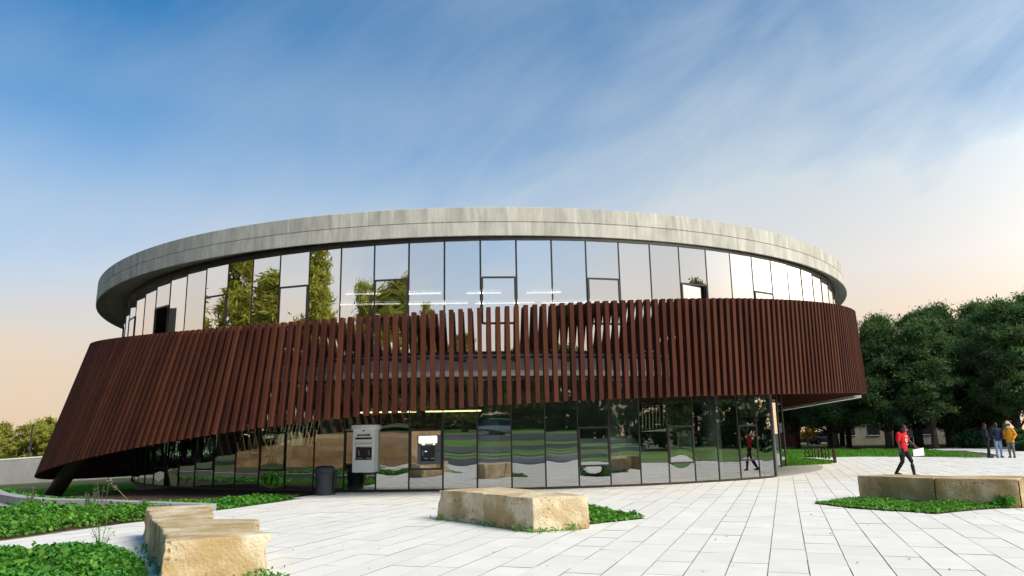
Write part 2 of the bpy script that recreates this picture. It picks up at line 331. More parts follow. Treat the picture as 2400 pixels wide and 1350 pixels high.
for i in range(41):
    row=[]
    for j in range(11): q=along(INN,i/40).lerp(along(OUT,i/40),j/10); row.append((q.x,q.y,gz(q.x,q.y)+(.012 if j<10 else -.03)+.02*noise.noise(Vector((q.x,q.y,3)))))
    grid.append(row)
for r1,r2 in zip(grid,grid[1:]):
    for j in range(10): sb.quad(r1[j],r2[j],r2[j+1],r1[j+1])
tag(sb.build('soil_bed',MT['soil']),kind='structure')
BEDF=[(-8.80,13.1),(-8.37,14.55),(-7.62,15.75),(-7.3,16.9),(-8.6,17.2),(-10.4,17.55),(-12.2,17.9),(-14.2,19.3),(-20,24),(-24,18),(-19.4,5.6),(-13.9,9.1)]
GRAV=[(-7.3,16.9),(-7.05,17.75),(-8.1,17.98),(-9.12,18.31),(-10.38,18.74),(-11.75,19.15),(-12.86,19.9),(-14.37,21.24),(-17.2,24.6),(-20,24),(-14.2,19.3),(-12.2,17.9),(-10.4,17.55),(-8.6,17.2)]
BEDN=[(-12,12.6),(-8.0,11.85),(-6.95,11.35),(-6.2,11.2),(-5.4,10.75),(-5.0,10.3),(-4.6,9.6),(-4.2,8.6),(-4.3,6.0),(-9,5),(-13,9)]
BED2=[(1.2,15.6),(1.6,15.5),(2.46,14.72),(1.33,13.9),(.9,14.3)]
BED3=[(6.68,17.07),(6.98,15.9),(8.03,14.65),(9.23,15.25),(10.36,15.65),(10.6,16.4),(9.3,16.6),(8.4,17.5)]
sheet('planting_bed',BEDF,.012,MT['soil']); sheet('gravel_strip',GRAV,.016,MT['gravel']); sheet('planting_bed',BEDN,.012,MT['soil'])
sheet('planting_bed',BED2,.010,MT['soil']); sheet('planting_bed',BED3,.010,MT['soil'])
PATCH=[(12.3,34.75),(13.0,35.1),(13.95,35.6),(14.9,36.3),(15.7,37.3),(16.05,39),(16.1,41),(16.4,42.6),(15.2,46),(12,46)]
GRASSF=[(14.6,46.6),(19.0,45.2),(21.2,45.4),(24.9,42.5),(25.5,41.4),(27.4,45.5),(29.3,52),(30.5,56.5),(29.5,58.3),(24,62.5),(14,66)]
sheet('lawn',PATCH,.02,MT['lawn']); sheet('lawn',GRASSF,.02,MT['lawn'])
sheet('footpath',[(30.6,56.7),(31.2,55.8),(34.2,50.2),(39,52),(62,60),(62,66),(40,65.5),(35,62)],.012,MT['path'])
sheet('lawn',[(38,50),(31,38),(24,24),(20,13),(16,4),(13.6,-2.4),(50,-8),(75,20),(70,52)],.02,MT['lawn'])
# terraces behind the camera (they show in the glass)
def ribbon(name,pts,w,z0,z1,m,mcap=None,capw=.02,parent=None,label=None,cat=None):
    n=len(pts); b=MB()
    nrm=[]
    for i in range(n):
        a=Vector(pts[max(i-1,0)]);c=Vector(pts[min(i+1,n-1)]); t=(c-a).normalized(); nrm.append((-t.y,t.x))
    for i in range(n-1):
        (x0,y0),(x1,y1)=pts[i],pts[i+1]; za0,zb0=(z0[i],z1[i]) if isinstance(z0,list) else (z0,z1); za1,zb1=(z0[i+1],z1[i+1]) if isinstance(z0,list) else (z0,z1)
        h=w/2; a,c=nrm[i],nrm[i+1]
        b.hexa([(x0+a[0]*h,y0+a[1]*h,za0),(x0-a[0]*h,y0-a[1]*h,za0),(x1-c[0]*h,y1-c[1]*h,za1),(x1+c[0]*h,y1+c[1]*h,za1),
                (x0+a[0]*h,y0+a[1]*h,zb0),(x0-a[0]*h,y0-a[1]*h,zb0),(x1-c[0]*h,y1-c[1]*h,zb1),(x1+c[0]*h,y1+c[1]*h,zb1)])
    return b
walls_back=[(-2.6,.30,'nearest the plaza'),(-8.5,.95,'in the middle'),(-16,1.65,'farthest from the plaza')]
zprev=0
for q,(yy,zt,w_) in enumerate(walls_back):
    pts=[(x,yy-.012*(x-12)**2*.35+(0,1.3,1.9)[q]*math.sin(x*.17+q*2.1)) for x in range(-6-2*q,46,2)]
    e=empty('retaining_wall',(12,yy,0),'low grey concrete terrace wall reflected in the glass, '+w_,'wall','terrace walls reflected in the glass')
    b=ribbon('wall',pts,.25,(zprev+.1 if q else -.3),zt+.02,None); o=b.build('wall',MT['cap'],e); o.matrix_parent_inverse=Matrix.Translation((-12,-yy,0))
    b=ribbon('coping',pts,.36,zt+.02,zt+.09,None); o=b.build('coping',MT['cap'],e); o.matrix_parent_inverse=Matrix.Translation((-12,-yy,0))
    nxt=walls_back[q+1][0] if q<2 else -90
    lw=MB(); lp=[(x,y-.1,zt-.02) for x,y in pts]; p2=[(x,(y-yy)*.9+nxt,zt+(.42 if q<2 else 2.0)) for x,y in pts]
    for i in range(len(pts)-1): lw.quad(p2[i],p2[i+1],lp[i+1],lp[i])
    tag(lw.build('terrace_lawn',MT['lawn']),kind='structure'); zprev=zt
for yy in (-5.6,-20.5):
    z=[.50,1.17,1.80][(-5.6,-12.3,-20.5).index(yy)]; b=ribbon('p',[(x,yy-.012*(x-12)**2*.35) for x in range(-6,46,4)],1.1,z-.2,z+.03,None); tag(b.build('terrace_path',MT['path']),kind='structure')
# ================================================================== ROUND BUILDING
GX,GY,GR,GZT=-1.338,37.452,16.472,7.092; TX,TY=.0083,-.0093; P0,DP=-.0382,.06394; BR=16.213
def gpt(a,z,dr=0):                   # point on the glass: upper storey drum, or the ground floor drum set back under it
    if z>=3.42: return Vector((GX+(GR+dr)*math.sin(a),GY-(GR+dr)*math.cos(a),z))
    return Vector((BX+(BR+dr)*math.sin(a),BY-(BR+dr)*math.cos(a),z))
def ztop(a): return GZT+.01152*GR*math.sin(a)+.01327*GR*math.cos(a)
bld=empty('round_building',(BX,BY,0),'round glass building with concrete roof ring and tilted skirt of rust red slats','building')
inv_b=Matrix.Translation((-BX,-BY,0))
def bpart(o,parent=bld): o.parent=parent; o.matrix_parent_inverse=inv_b; return o
# roof ring
RX,RY,RR=-1.717,38.631,17.788
def rz_(x,y,z): return z+TX*(x-RX)+TY*(y-RY)
prof=[(-2.2,7.34,0),(-.35,7.30,0),(-.02,7.19,0),(0,7.205,0),(0,7.60,0),(-.028,7.606,0),(-.028,7.624,0),(-.006,7.63,0),(-.006,8.058,0),(-.03,8.075,0),(-.45,8.075,0),(-.45,7.75,0)]
SEG=180; rv=[];ruv=[];rf=[]
L_=[0]
for i in range(1,len(prof)): L_.append(L_[-1]+math.hypot(prof[i][0]-prof[i-1][0],prof[i][1]-prof[i-1][1]))
for k in range(SEG+1):
    a=2*PI*k/SEG
    for dr,z,_ in prof:
        x=RX+(RR+dr)*math.sin(a); y=RY-(RR+dr)*math.cos(a); rv.append((x,y,rz_(x,y,z)))
np_=len(prof); luv=[]
for k in range(SEG):
    for i in range(np_-1):
        rf.append((k*np_+i,(k+1)*np_+i,(k+1)*np_+i+1,k*np_+i+1))
        for kk,ii in ((k,i),(k+1,i),(k+1,i+1),(k,i+1)): luv+=[2*PI*kk/SEG*RR,prof[ii][1]-6.62+(.37 if 0 else 0)]
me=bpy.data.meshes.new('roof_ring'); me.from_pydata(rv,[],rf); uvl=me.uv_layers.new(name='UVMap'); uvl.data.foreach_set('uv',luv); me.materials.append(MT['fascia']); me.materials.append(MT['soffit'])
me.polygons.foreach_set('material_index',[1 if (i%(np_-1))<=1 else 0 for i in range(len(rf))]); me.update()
bpart(link('roof_ring',me))
b=MB(); b.prism([(RX+(RR-.42)*math.sin(2*PI*k/96),RY-(RR-.42)*math.cos(2*PI*k/96)) for k in range(96)],7.45,7.80,zf=lambda x,y:rz_(x,y,0)); bpart(b.build('roof_deck',MT['slab']))
b=MB()                               # dark head channel over the glass
for k in range(120):
    a0,a1=2*PI*k/120,2*PI*(k+1)/120
    p=[]
    for zz in (-.02,.14):
        for a,dr in ((a0,.03),(a1,.03),(a1,-.25),(a0,-.25)): q=gpt(a,GZT,dr); p.append((q.x,q.y,ztop(a)+zz-.05))
    b.hexa(p)
bpart(b.build('head_channel',MT['frame']))
# slabs and interior
def disc(name,r,z0,z1,m,cx=BX,cy=BY,a0=0,a1=360,n=96):
    b=MB(); b.prism([(cx+r*math.sin(2*PI*k/n),cy-r*math.cos(2*PI*k/n)) for k in range(n)],z0,z1); return bpart(b.build(name,m))
disc('ground_slab',16.12,-.25,.008,MT['slab']); disc('interior_floor',13.9,.009,.014,MT['infloor'])
for ac in (-34,-17,3,18,33.5):
    q=(BX+15.3*math.sin(R(ac)),BY-15.3*math.cos(R(ac)),.01); b=MB(); b.lathe(q,[(.30,0),(.30,3.38)],24); bpart(b.build('column',MT['inwall'],None,True))
disc('floor_slab',16.30,3.402,3.87,MT['slab'],GX,GY)
disc('ceiling',16.2,6.95,7.05,MT['inwall'],GX,GY)
disc('core_wall',8.0,.016,6.94,MT['inwall'])
b=MB()
for k in range(120):                 # slab edge band with a projecting lip
    a0,a1=2*PI*k/120,2*PI*(k+1)/120
    for (d0,d1,z0,z1) in ((.03,-.25,3.42,3.88),):
        p=[]
        for z in (z0,z1):
            for a,d in ((a0,d0),(a1,d0),(a1,d1),(a0,d1)): q=gpt(a,3.6,d); p.append((q.x,q.y,z))
        b.hexa(p)
bpart(b.build('slab_edge',MT['slab']))
for nm,z0,z1,d0,d1 in (('sill_channel',3.885,3.97,.035,-.10),('head_channel',3.30,3.398,.05,-.10),('base_channel',.012,.06,.05,-.08)):
    b=MB()
    for k in range(120):
        a0,a1=R(118)+R(283.7)*k/120,R(118)+R(283.7)*(k+1)/120
        if nm!='base_channel': a0,a1=2*PI*k/120,2*PI*(k+1)/120
        p=[]
        for z in (z0,z1):
            for a,d in ((a0,d0),(a1,d0),(a1,d1),(a0,d1)): q=gpt(a,z0,d); p.append((q.x,q.y,z))
        b.hexa(p)
    bpart(b.build(nm,MT['frame']))
def light_row(y,z,x0,x1,ln,gap,m,w=.09):
    x=x0
    while x<x1:
        b=MB(); b.box((x+ln/2,y+.05*(x),z),(ln,w,.05)); bpart(b.build('light_strip',m)); x+=ln+gap
light_row(27.2,6.86,-6.2,2.8,1.3,.95,MT['strip2']); light_row(29.4,6.86,-6.9,4.6,2.4,.3,MT['strip2']); light_row(25.4,2.44,-5.2,-.9,1.9,.3,MT['strip'],.05)
for (x,y,w,h,z,m) in ((-4.3,25.6,.9,1.5,3.88,'parti'),(-3.0,25.9,1.3,1.45,3.88,'frame'),(-1.5,26.0,.8,1.35,3.88,'parti'),(2.2,25.4,1.2,1.7,3.88,'parti'),(3.6,25.8,1.6,1.75,3.88,'frame'),(5.6,26.2,1.2,1.6,3.88,'parti'),(-9,28.5,1.2,1.5,3.88,'frame'),
    (-7.4,27.5,1.4,1.3,.015,'inwall'),(-5.2,27.0,1.2,1.0,.015,'parti'),(5,27.5,1.8,1.6,.015,'frame'),(8,29.5,1.6,2.1,.015,'parti'),(2,27,1.4,.9,.015,'inwall')):
    b=MB(); b.box((x,y,z+h/2),(w,.35,h)); b.box((x,y-.02,z+h+.02),(w+.1,.45,.04)); bpart(b.build('interior_cabinet',MT[m]))
# panes and mullions
def pane(name,a0,a1,z0,z1,m,dr=0,bul=None,zt0=None,zt1=None,open_=0,parent=bld):
    nu,nv=6,8; A,B_,C_,D_=gpt(a0,z0,dr),gpt(a1,z0,dr),gpt(a1,z1,dr),gpt(a0,z1,dr)
    if zt0 is not None: C_=gpt(a1,z1,dr); C_.z=zt1; D_=gpt(a0,z1,dr); D_.z=zt0
    nrm=(B_-A).cross(D_-A).normalized(); bul=rnd.gauss(0,.0008 if z0>3 else .0015) if bul is None else bul
    tu,tv=rnd.gauss(0,.004),rnd.gauss(0,.0035)*(z1-z0)/3.2; kx,ky=rnd.uniform(-.3,.3),rnd.uniform(-.3,.3)
    ref=A.copy(); v=[]
    ax=(D_-A).normalized()
    for j in range(nv+1):
        for i in range(nu+1):
            u,w=i/nu,j/nv; p=A*(1-u)*(1-w)+B_*u*(1-w)+C_*u*w+D_*(1-u)*w
            U,V=2*u-1-kx*.3,2*w-1-ky*.3
            p=p+nrm*(bul*(1-U*U)*(1-V*V)*3+tu*(u-.5)+tv*(w-.5)*2+.0004*math.sin(7*w+5*kx))
            if open_: 
                q=p-ref; q.rotate(Matrix.Rotation(open_,3,ax)); p=ref+q
            v.append(tuple(p))
    f=[(j*(nu+1)+i,j*(nu+1)+i+1,(j+1)*(nu+1)+i+1,(j+1)*(nu+1)+i) for j in range(nv) for i in range(nu)]
    me=bpy.data.meshes.new(name); me.from_pydata(v,[],f); me.materials.append(m); me.polygons.foreach_set('use_smooth',[True]*len(f)); me.update()
    return bpart(link(name,me),parent)
def strut(b,p,q,out,w,d):            # bar from p to q, w wide, d deep along 'out'
    p,q=Vector(p),Vector(q); t=(q-p).normalized(); o=(out-t*out.dot(t)).normalized(); s=t.cross(o)
    c=[]
    for e in (p,q):
        for x,y in ((-1,1),(1,1),(1,-1),(-1,-1)): c.append(e+s*(x*w/2)+o*(y*d/2))
    b.hexa(c)
def window_frame(a0,a1,z0,z1,parent=bld):
    b=MB(); out=gpt((a0+a1)/2,1,1)-gpt((a0+a1)/2,1,0); e=.0022
    A,B_,C_,D_=gpt(a0+e,z0,.012),gpt(a1-e,z0,.012),gpt(a1-e,z1,.012),gpt(a0+e,z1,.012)
    for p,q in ((A,B_),(D_,C_)): strut(b,p,q,out,.055,.05)
    for p,q in ((A,D_),(B_,C_)): strut(b,p,q,out,.05,.048)
    bpart(b.build('window_frame',MT['frame']))
UPW=set(range(-9,60,3)); LOW={-1,2,5,8,11,13,18,21,24}
LAST_LO=26
for i in range(-44,54):
    a0=P0+DP*(i-14); a1=a0+DP; g=.0016
    # upper storey
    if i in UPW:
        pane('upper_glass',a0+g,a1-g,3.97,4.78,MT['gl_up']); pane('upper_glass',a0+g,a1-g,6.14,7.318,MT['gl_up'],zt0=ztop(a0),zt1=ztop(a1))
        op={3:-.38,21:.13}.get(i,0)
        pane('window',a0+g+.003,a1-g-.003,4.80,6.11,MT['gl_up'],dr=.02,open_=op); window_frame(a0,a1,4.78,6.13)
    else: pane('upper_glass',a0+g,a1-g,3.97,7.318,MT['gl_up'],zt0=ztop(a0),zt1=ztop(a1))
    out=gpt(a0,1,1)-gpt(a0,1,0)
    b=MB(); q=gpt(a0,7.0,.0); q.z=ztop(a0); strut(b,gpt(a0,3.97,0),q,out,.024,.03); bpart(b.build('mullion',MT['frame']))
    if i<LAST_LO or i>46:
        if i in LOW:
            pane('lower_glass',a0+g,a1-g,.06,.63,MT['gl_lo']); pane('lower_glass',a0+g,a1-g,1.82,3.30,MT['gl_lo']); pane('window',a0+g+.003,a1-g-.003,.68,1.78,MT['gl_lo'],dr=.015); window_frame(a0,a1,.65,1.80)
        else: pane('lower_glass',a0+g,a1-g,.06,3.30,MT['gl_lo'])
        b=MB(); strut(b,gpt(a0,.05,0),gpt(a0,3.31,0),out,.036,.04); bpart(b.build('mullion',MT['frame']))
# entrance recess
IR=14.15
def ipt(a,z): return Vector((BX+IR*math.sin(a),BY-IR*math.cos(a),z))
aE=P0+DP*(LAST_LO-14); k=0; A0=R(60)
b=MB(); strut(b,gpt(aE,.02,0),gpt(aE,3.31,0),gpt(aE,1,1)-gpt(aE,1,0),.09,.10); bpart(b.build('entrance_post',MT['gplastic']))
def flat_pane(name,p,q,z0,z1,m):
    b=MB(); n=5
    for s in range(n):
        u0,u1=s/n,(s+1)/n; x0=p.lerp(q,u0);x1=p.lerp(q,u1); b.quad((x0.x,x0.y,z0),(x1.x,x1.y,z0),(x1.x,x1.y,z1),(x0.x,x0.y,z1))
    return bpart(b.build(name,m))
E0=gpt(aE,1,0); E1=ipt(R(47),1)
prev=E0
for t in (.33,.66,1.0):
    nx_=E0.lerp(E1,t); flat_pane('entrance_glass',prev,nx_,.06,3.32,MT['gl_lo']); b=MB(); strut(b,(nx_.x,nx_.y,.02),(nx_.x,nx_.y,3.32),Vector((1,-1,0)),.06,.06); bpart(b.build('mullion',MT['frame'])); prev=nx_
for j in range(12):
    a0=R(47)+j*.085; a1=a0+.085; flat_pane('entrance_glass',ipt(a0,1),ipt(a1,1),.06,3.32,MT['gl_lo']); b=MB(); strut(b,ipt(a1,.02),ipt(a1,3.32),Vector((math.sin(a1),-math.cos(a1),0)),.06,.06); bpart(b.build('mullion',MT['frame']))
# free-standing glass lobby screen beside the doors
Q=[Vector((11.35,33.35,0)),Vector((11.95,33.95,0)),Vector((12.45,34.75,0))]
for p,q in zip(Q,Q[1:]): flat_pane('entrance_glass',p,q,.06,3.15,MT['gl_lo'])
for p in Q: b=MB(); strut(b,(p.x,p.y,.01),(p.x,p.y,3.395),Vector((1,-1,0)),.07,.07); bpart(b.build('mullion',MT['frame']))
# ------------------------------------------------ slat skirt
def four(c,t):
    s=c[0]
    for k in range(1,5): s+=c[2*k-1]*math.sin(k*t)+c[2*k]*math.cos(k*t)
    return s
QT=[-1.6178, 38.589, 17.9262]; QB=[-2.3486, 38.6037, 18.7217]
CT=[6.6387, 0.5038, -1.4405, 0.0511, -0.0174, 0.0475, -0.0168, 0.0412, -0.0132]
CB=[1.4399, 1.5844, 0.6873, -0.0572, 0.0354, -0.0518, 0.0657, -0.03, 0.0653]
def ring_t(a): return Vector((QT[0]+QT[2]*math.sin(a),QT[1]-QT[2]*math.cos(a),min(four(CT,a),6.98)))
def ring_b(a): return Vector((QB[0]+QB[2]*math.sin(a),QB[1]-QB[2]*math.cos(a),four(CB,a)))
scr=MB(); NS=420; DA=2*PI/NS
SM=[(-180,0),(-110,.8),(-60,1.4),(-44,1.78),(-32,2.25),(-24,2.79),(-16,3.35),(-8,3.12),(0,2.49),(8,1.88),(20,.99),(32,.04),(44,-.6),(60,-.8),(110,-.4),(180,0)]
def foot_az(a): return a+R(float(np.interp(math.degrees(a),[p[0] for p in SM],[p[1] for p in SM])))
def slat_geo(a,w=.125,d=.19):
    T_,B_=ring_t(a),ring_b(foot_az(a)); ax=(T_-B_).normalized(); out=Vector((math.sin(a),-math.cos(a),0)); out=(out-ax*out.dot(ax)).normalized(); s=ax.cross(out)
    p=[]
    for e in (B_,T_):
        for x,y in ((1,0),(-1,0),(-1,-1),(1,-1)): p.append(e+s*(x*w/2)+out*(y*d))
    # keep tops and feet level
    for k,q in enumerate(p):
        zz=(B_.z if k<4 else T_.z); q+=ax*((zz-q.z)/ax.z)
    return p
# hoops that carry the slats, on brackets from the slab edge
for f,w in ((.62,.07),):
    for k in range(140):
        a0,a1=2*PI*k/140,2*PI*(k+1)/140; p=[]
        for z in (-w/2,w/2):
            for a,d in ((a0,-.185),(a1,-.185),(a1,-.245),(a0,-.245)):
                q=ring_b(a).lerp(ring_t(a),min(.85,max(.25,(3.75-ring_b(a).z)/(ring_t(a).z-ring_b(a).z)))); o=Vector((math.sin(a),-math.cos(a),0)); q=q+o*d; p.append((q.x,q.y,q.z+z))
        scr.hexa(p)
for k in range(70):
    a=2*PI*k/70; q=ring_b(a).lerp(ring_t(a),min(.85,max(.25,(3.75-ring_b(a).z)/(ring_t(a).z-ring_b(a).z)))); o=Vector((math.sin(a),-math.cos(a),0)); strut(scr,q-o*.24,gpt(a,3.7,.0),Vector((0,0,1)),.05,.08)
screen=bpart(scr.build('slat_screen',MT['frame']))
back=MB()
for k in range(NS):
    a=-PI+DA*(k+.5); deg=math.degrees(a); p=slat_geo(a)
    if -112<deg<96:
        ce=(p[0]+p[6])/2; b=MB(); b.hexa([q-ce for q in p]); o=b.build('slat',MT['slat'],screen); o.location=ce
    else: back.hexa(p)
o=back.build('slats_at_the_back',MT['slat'],screen); tag(o,kind='stuff')
b=MB()                               # pale edge ring under the far slats
for k in range(40):
    a0,a1=R(74+k*2.2),R(74+(k+1)*2.2); p=[]
    for z in (-.13,-.02):
        for a,d in ((a0,-.02),(a1,-.02),(a1,-.32),(a0,-.32)):
            q=ring_b(a)+Vector((math.sin(a),-math.cos(a),0))*d; p.append((q.x,q.y,q.z+z))
    b.hexa(p)
o=b.build('edge_ring',MT['cap'],screen)
b=MB()
for k in range(36):
    a0,a1=R(38+k*2.4),R(38+(k+1)*2.4); p=[]
    for dz in (-.06,0):
        for a,inn in ((a0,0),(a1,0),(a1,1),(a0,1)):
            q=ring_b(a)-Vector((math.sin(a),-math.cos(a),0))*.34; zz=q.z+.06
            if inn: q=ipt(a,0); zz=3.36
            p.append((q.x,q.y,zz+dz))
    b.hexa(p)
bpart(b.build('entrance_soffit',mat('dark_brown_boards',(.03,.012,.009),(.05,.02,.014),rough=1,scale=2,spec=0)))
# raking struts under the low side
b=MB(); b.tube([(-17.55,28.35,-.75),(-16.9,28.5,.4),(-16.1,28.7,1.7),(-15.2,29.0,3.3)],[.30,.28,.27,.26],12); bpart(b.build('raking_column',MT['frame'],None,True))
# ================================================================== CASH MACHINES, BIN
def text_mesh(s,size,m,name,ext=.003,font_bold=False):
    c=bpy.data.curves.new('t','FONT'); c.body=s; c.size=size; c.extrude=ext; c.align_x='CENTER'; c.align_y='CENTER'
    if font_bold: c.offset=size*.025
    o=bpy.data.objects.new('t',c); COL.objects.link(o); dg=bpy.context.evaluated_depsgraph_get(); me=bpy.data.meshes.new_from_object(o.evaluated_get(dg))
    bpy.data.objects.remove(o); bpy.data.curves.remove(c); me.materials.clear(); me.materials.append(m); me.name=name; return me
def ring_place(a,z): q=gpt(a,z,0); return q
def machine_root(a,label,name='cash_machine'):
    q=gpt(a,1.0,0); return empty(name,(q.x,q.y,0),label,'cash machine',None,a)
# local frame: x right, -y towards the viewer
e=machine_root(R(-10.55),'tall white cash machine with arched hood, nearest the waste bin')
b=MB(); b.box((0,-.10,.99),(.70,.36,.80)); 
b=MB()
b.box((-.31,-.12,1.24),(.08,.34,1.30)); b.box((.31,-.12,1.24),(.08,.34,1.30)); b.box((0,-.12,.77),(.54,.34,.36)); b.box((0,-.12,1.615),(.54,.34,.55)); b.box((0,.02,1.15),(.54,.05,.44))
o=b.build('housing',MT['wplastic'],e); bevel(o,.012)
b=MB(); pr=[]
for k in range(9): q=-.40+.8*k/8; pr.append((q,-.30-.10*(1-(q/.4)**2)))
b.prism([(-.40,.05)]+pr+[(.40,.05)],1.86,1.99); bevel(b.build('hood',MT['wplastic'],e),.015)
b=MB(); b.box((0,-.10,1.14),(.54,.2,.34)); b.hexa([(-.26,-.27,.955),(.26,-.27,.955),(.26,-.02,.955),(-.26,-.02,.955),(-.26,-.27,.975),(.26,-.27,.975),(.26,-.02,1.03),(-.26,-.02,1.03)]); o=b.build('fascia',MT['dplastic'],e)
b=MB(); b.box((-.03,-.205,1.17),(.20,.01,.15)); b.build('screen',MT['dplastic'],o)
for sx in (-.19,.13):
    for k in range(4): b=MB(); b.box((sx+.01*k,-.21,1.22-.04*k),(.035,.014,.022)); b.build('key',MT['keys'],o)
for x in (-.13,.15): b=MB(); b.box((x,-.23,1.00),(.15,.02,.022)); b.build('slot',MT['keys'],o)
b=MB(); b.box((0,-.296,1.585),(.52,.012,.055)); b.build('dark_band',MT['dplastic'],e)
b=MB(); b.box((0,-.296,1.435),(.54,.012,.06)); b.build('notice_strip',MT['lilac'],e)
b=MB(); b.poly([(-.045,-.297,1.83),(0,-.297,1.78),(.045,-.297,1.83),(.0,-.297,1.835)]); b.build('badge',MT['print'],e)
o=link('lettering',text_mesh('paramatik',.105,MT['print'],'lettering',.003,True),e,(0,-.296,1.69)); o.rotation_euler=(PI/2,0,0)
e=machine_root(R(-3.6),'grey built-in cash machine with a lit yellow panel, beside the white one')
b=MB()
b.box((-.30,-.05,1.22),(.10,.24,.84)); b.box((.27,-.05,1.22),(.16,.24,.84)); b.box((-.03,-.05,1.575),(.44,.24,.13)); b.box((-.03,-.05,.845),(.44,.24,.09)); b.box((-.03,.02,1.2),(.44,.06,.62))
bevel(b.build('housing',MT['gplastic'],e),.01)
b=MB(); b.box((-.03,-.135,1.52),(.54,.09,.20)); b.build('lit_panel',MT['screen_on'],e)
b=MB(); b.box((-.03,-.04,1.13),(.43,.10,.45)); o=b.build('fascia',MT['dplastic'],e)
b=MB(); b.box((-.05,-.095,1.13),(.24,.01,.14)); b.build('screen',MT['dplastic'],o)
b=MB(); b.box((-.10,-.102,1.17),(.07,.008,.03)); b.build('display',MT['screen_blue'],o)
for k in range(4): b=MB(); b.box((-.20,-.10,1.19-.04*k),(.03,.014,.02)); b.build('key',MT['keys'],o)
for x,w in ((-.1,.1),(.14,.18)): b=MB(); b.box((x,-.10,.965),(w,.02,.022)); b.build('slot',MT['keys'],o)
for x in (-.18,.16): b=MB(); b.lathe((x,-.11,1.375),[(.001,-.01),(.035,-.01),(.035,.01),(.001,.01)],12); b.build('spot_light',MT['screen_on'],o)
b=MB(); b.tube([(.27,-.165,1.18),(.27,-.19,1.18)],.03,12); b.build('card_reader',MT['dplastic'],e)
e=empty('waste_bin',(-5.56,22.12,-.006),'dark grey round waste bin against the glass wall','bin')
b=MB(); b.lathe((0,0,0),[(.001,0),(.235,0),(.245,.02),(.265,.62),(.27,.64),(.001,.64)],28); b.build('body',MT['bin'],e,True)
b=MB(); b.lathe((0,0,.641),[(.285,0),(.29,.01),(.29,.11),(.27,.15),(.20,.18),(.19,.165),(.001,.16)],28); b.build('lid',MT['bin'],e,True)
b=MB(); b.box((.32,.02,.45),(.09,.14,.5)); b.box((.29,.02,.1),(.03,.1,.2)); bevel(b.build('bin_reflection',MT['dplastic'],e),.01)  # dark box shaped as the bin's reflection in the glass
# ================================================================== STONE BLOCKS
def stone(label,c,h,seed,z0=0.0,rough=(.02,.02,.02,.02),zt=None,nn=14):
    # c: four plan corners counter-clockwise; rough: displacement of each side
    cen=Vector((sum(p[0] for p in c)/4,sum(p[1] for p in c)/4,0)); bm=bmesh.new()
    hs=zt or (h,h,h,h)
    vs=[bm.verts.new((p[0]-cen.x,p[1]-cen.y,z0)) for p in c]+[bm.verts.new((p[0]-cen.x,p[1]-cen.y,hh)) for p,hh in zip(c,hs)]
    for f in ((3,2,1,0),(4,5,6,7),(0,1,5,4),(1,2,6,5),(2,3,7,6),(3,0,4,7)): bm.faces.new([vs[k] for k in f])
    bmesh.ops.bevel(bm,geom=bm.edges[:],offset=.012,segments=2,affect='EDGES',profile=.6)
    for _ in range(1):
        bmesh.ops.subdivide_edges(bm,edges=[e for e in bm.edges if e.calc_length()>.2],cuts=nn,use_grid_fill=True)
    bm.normal_update()
    sides=[]
    for k in range(4):
        a=Vector(c[k]);b_=Vector(c[(k+1)%4]); t=(b_-a).normalized(); sides.append((Vector((t.y,-t.x,0)),rough[k],(a-cen.xy)))
    disp=[]
    for v in bm.verts:
        n=v.normal; d=Vector((0,0,0)); co=v.co
        for nn_,rg,a in sides:
            dist=(co.xy-a).dot(nn_.xy); w=max(0,1+dist/.05) if dist<0 else 1
            if w>0 and rg>0:
                s=noise.fractal(Vector((co.x*2.6+seed,co.y*2.6,co.z*2.2)),1.0,2.2,5)+.7*noise.noise(Vector((co.x*9+seed,co.y*9,co.z*3)))
                d+=nn_*(-abs(s)*rg*w)
        top=noise.fractal(Vector((co.x*1.6,co.y*1.6,seed)),1.0,2.0,4)
        if co.z>h*.8: d.z+=top*.010-.004
        disp.append(d)
    for v,d in zip(bm.verts,disp): v.co+=d
    me=bpy.data.meshes.new('stone_block'); bm.to_mesh(me); bm.free(); me.materials.append(MT['stone'])
    me.polygons.foreach_set('use_smooth',[True]*len(me.polygons))
    if cen.x>6: me.materials[0]=MT['brown_shaded']
    o=link('stone_block',me,None,(cen.x,cen.y,0)); return tag(o,label,'stone block','pale limestone blocks laid as benches')
stone('front limestone block of the three at lower left, stained tan end face towards the viewer',[(-3.94,8.60),(-2.93,9.20),(-3.50,10.12),(-4.60,9.92)],.5,3.1,.0,(.03,.10,.02,.09))
stone('middle limestone block of the three at lower left, with a broken right edge',[(-4.62,9.96),(-3.35,10.06),(-3.66,10.95),(-5.32,11.13)],.5,9.7,.0,(.02,.15,.02,.07))
stone('rear limestone block of the three at lower left, with chipped left corner',[(-5.34,11.17),(-4.35,11.05),(-5.30,13.36),(-6.42,13.20)],.5,5.2,.0,(.03,.13,.06,.10),(.49,.5,.51,.5))
stone('right hand limestone block of the pair amid the plaza, corner towards the viewer',[(-.585,14.06),(.29,12.90),(1.29,13.33),(.42,14.75)],.555,14.2,.0,(.012,.03,.02,.0))
stone('left hand limestone block of the pair amid the plaza, rough stained face',[(-1.58,15.22),(-.60,14.085),(.40,14.77),(-.35,15.75)],.56,21.4,.0,(.06,.0,.02,.08))
stone('left limestone block of the bench at right, overhanging the green bed',[(7.93,17.62),(8.955,16.31),(9.9,17.0),(8.9,18.3)],.555,33.3,.05,(.02,.0,.02,.015),(.555,.56,.55,.54))
stone('brown pitted limestone block at the right edge, long face towards the viewer',[(8.97,16.29),(10.17,15.42),(11.1,16.45),(9.92,16.98)],.56,41.8,.0,(.03,.0,.02,.0))
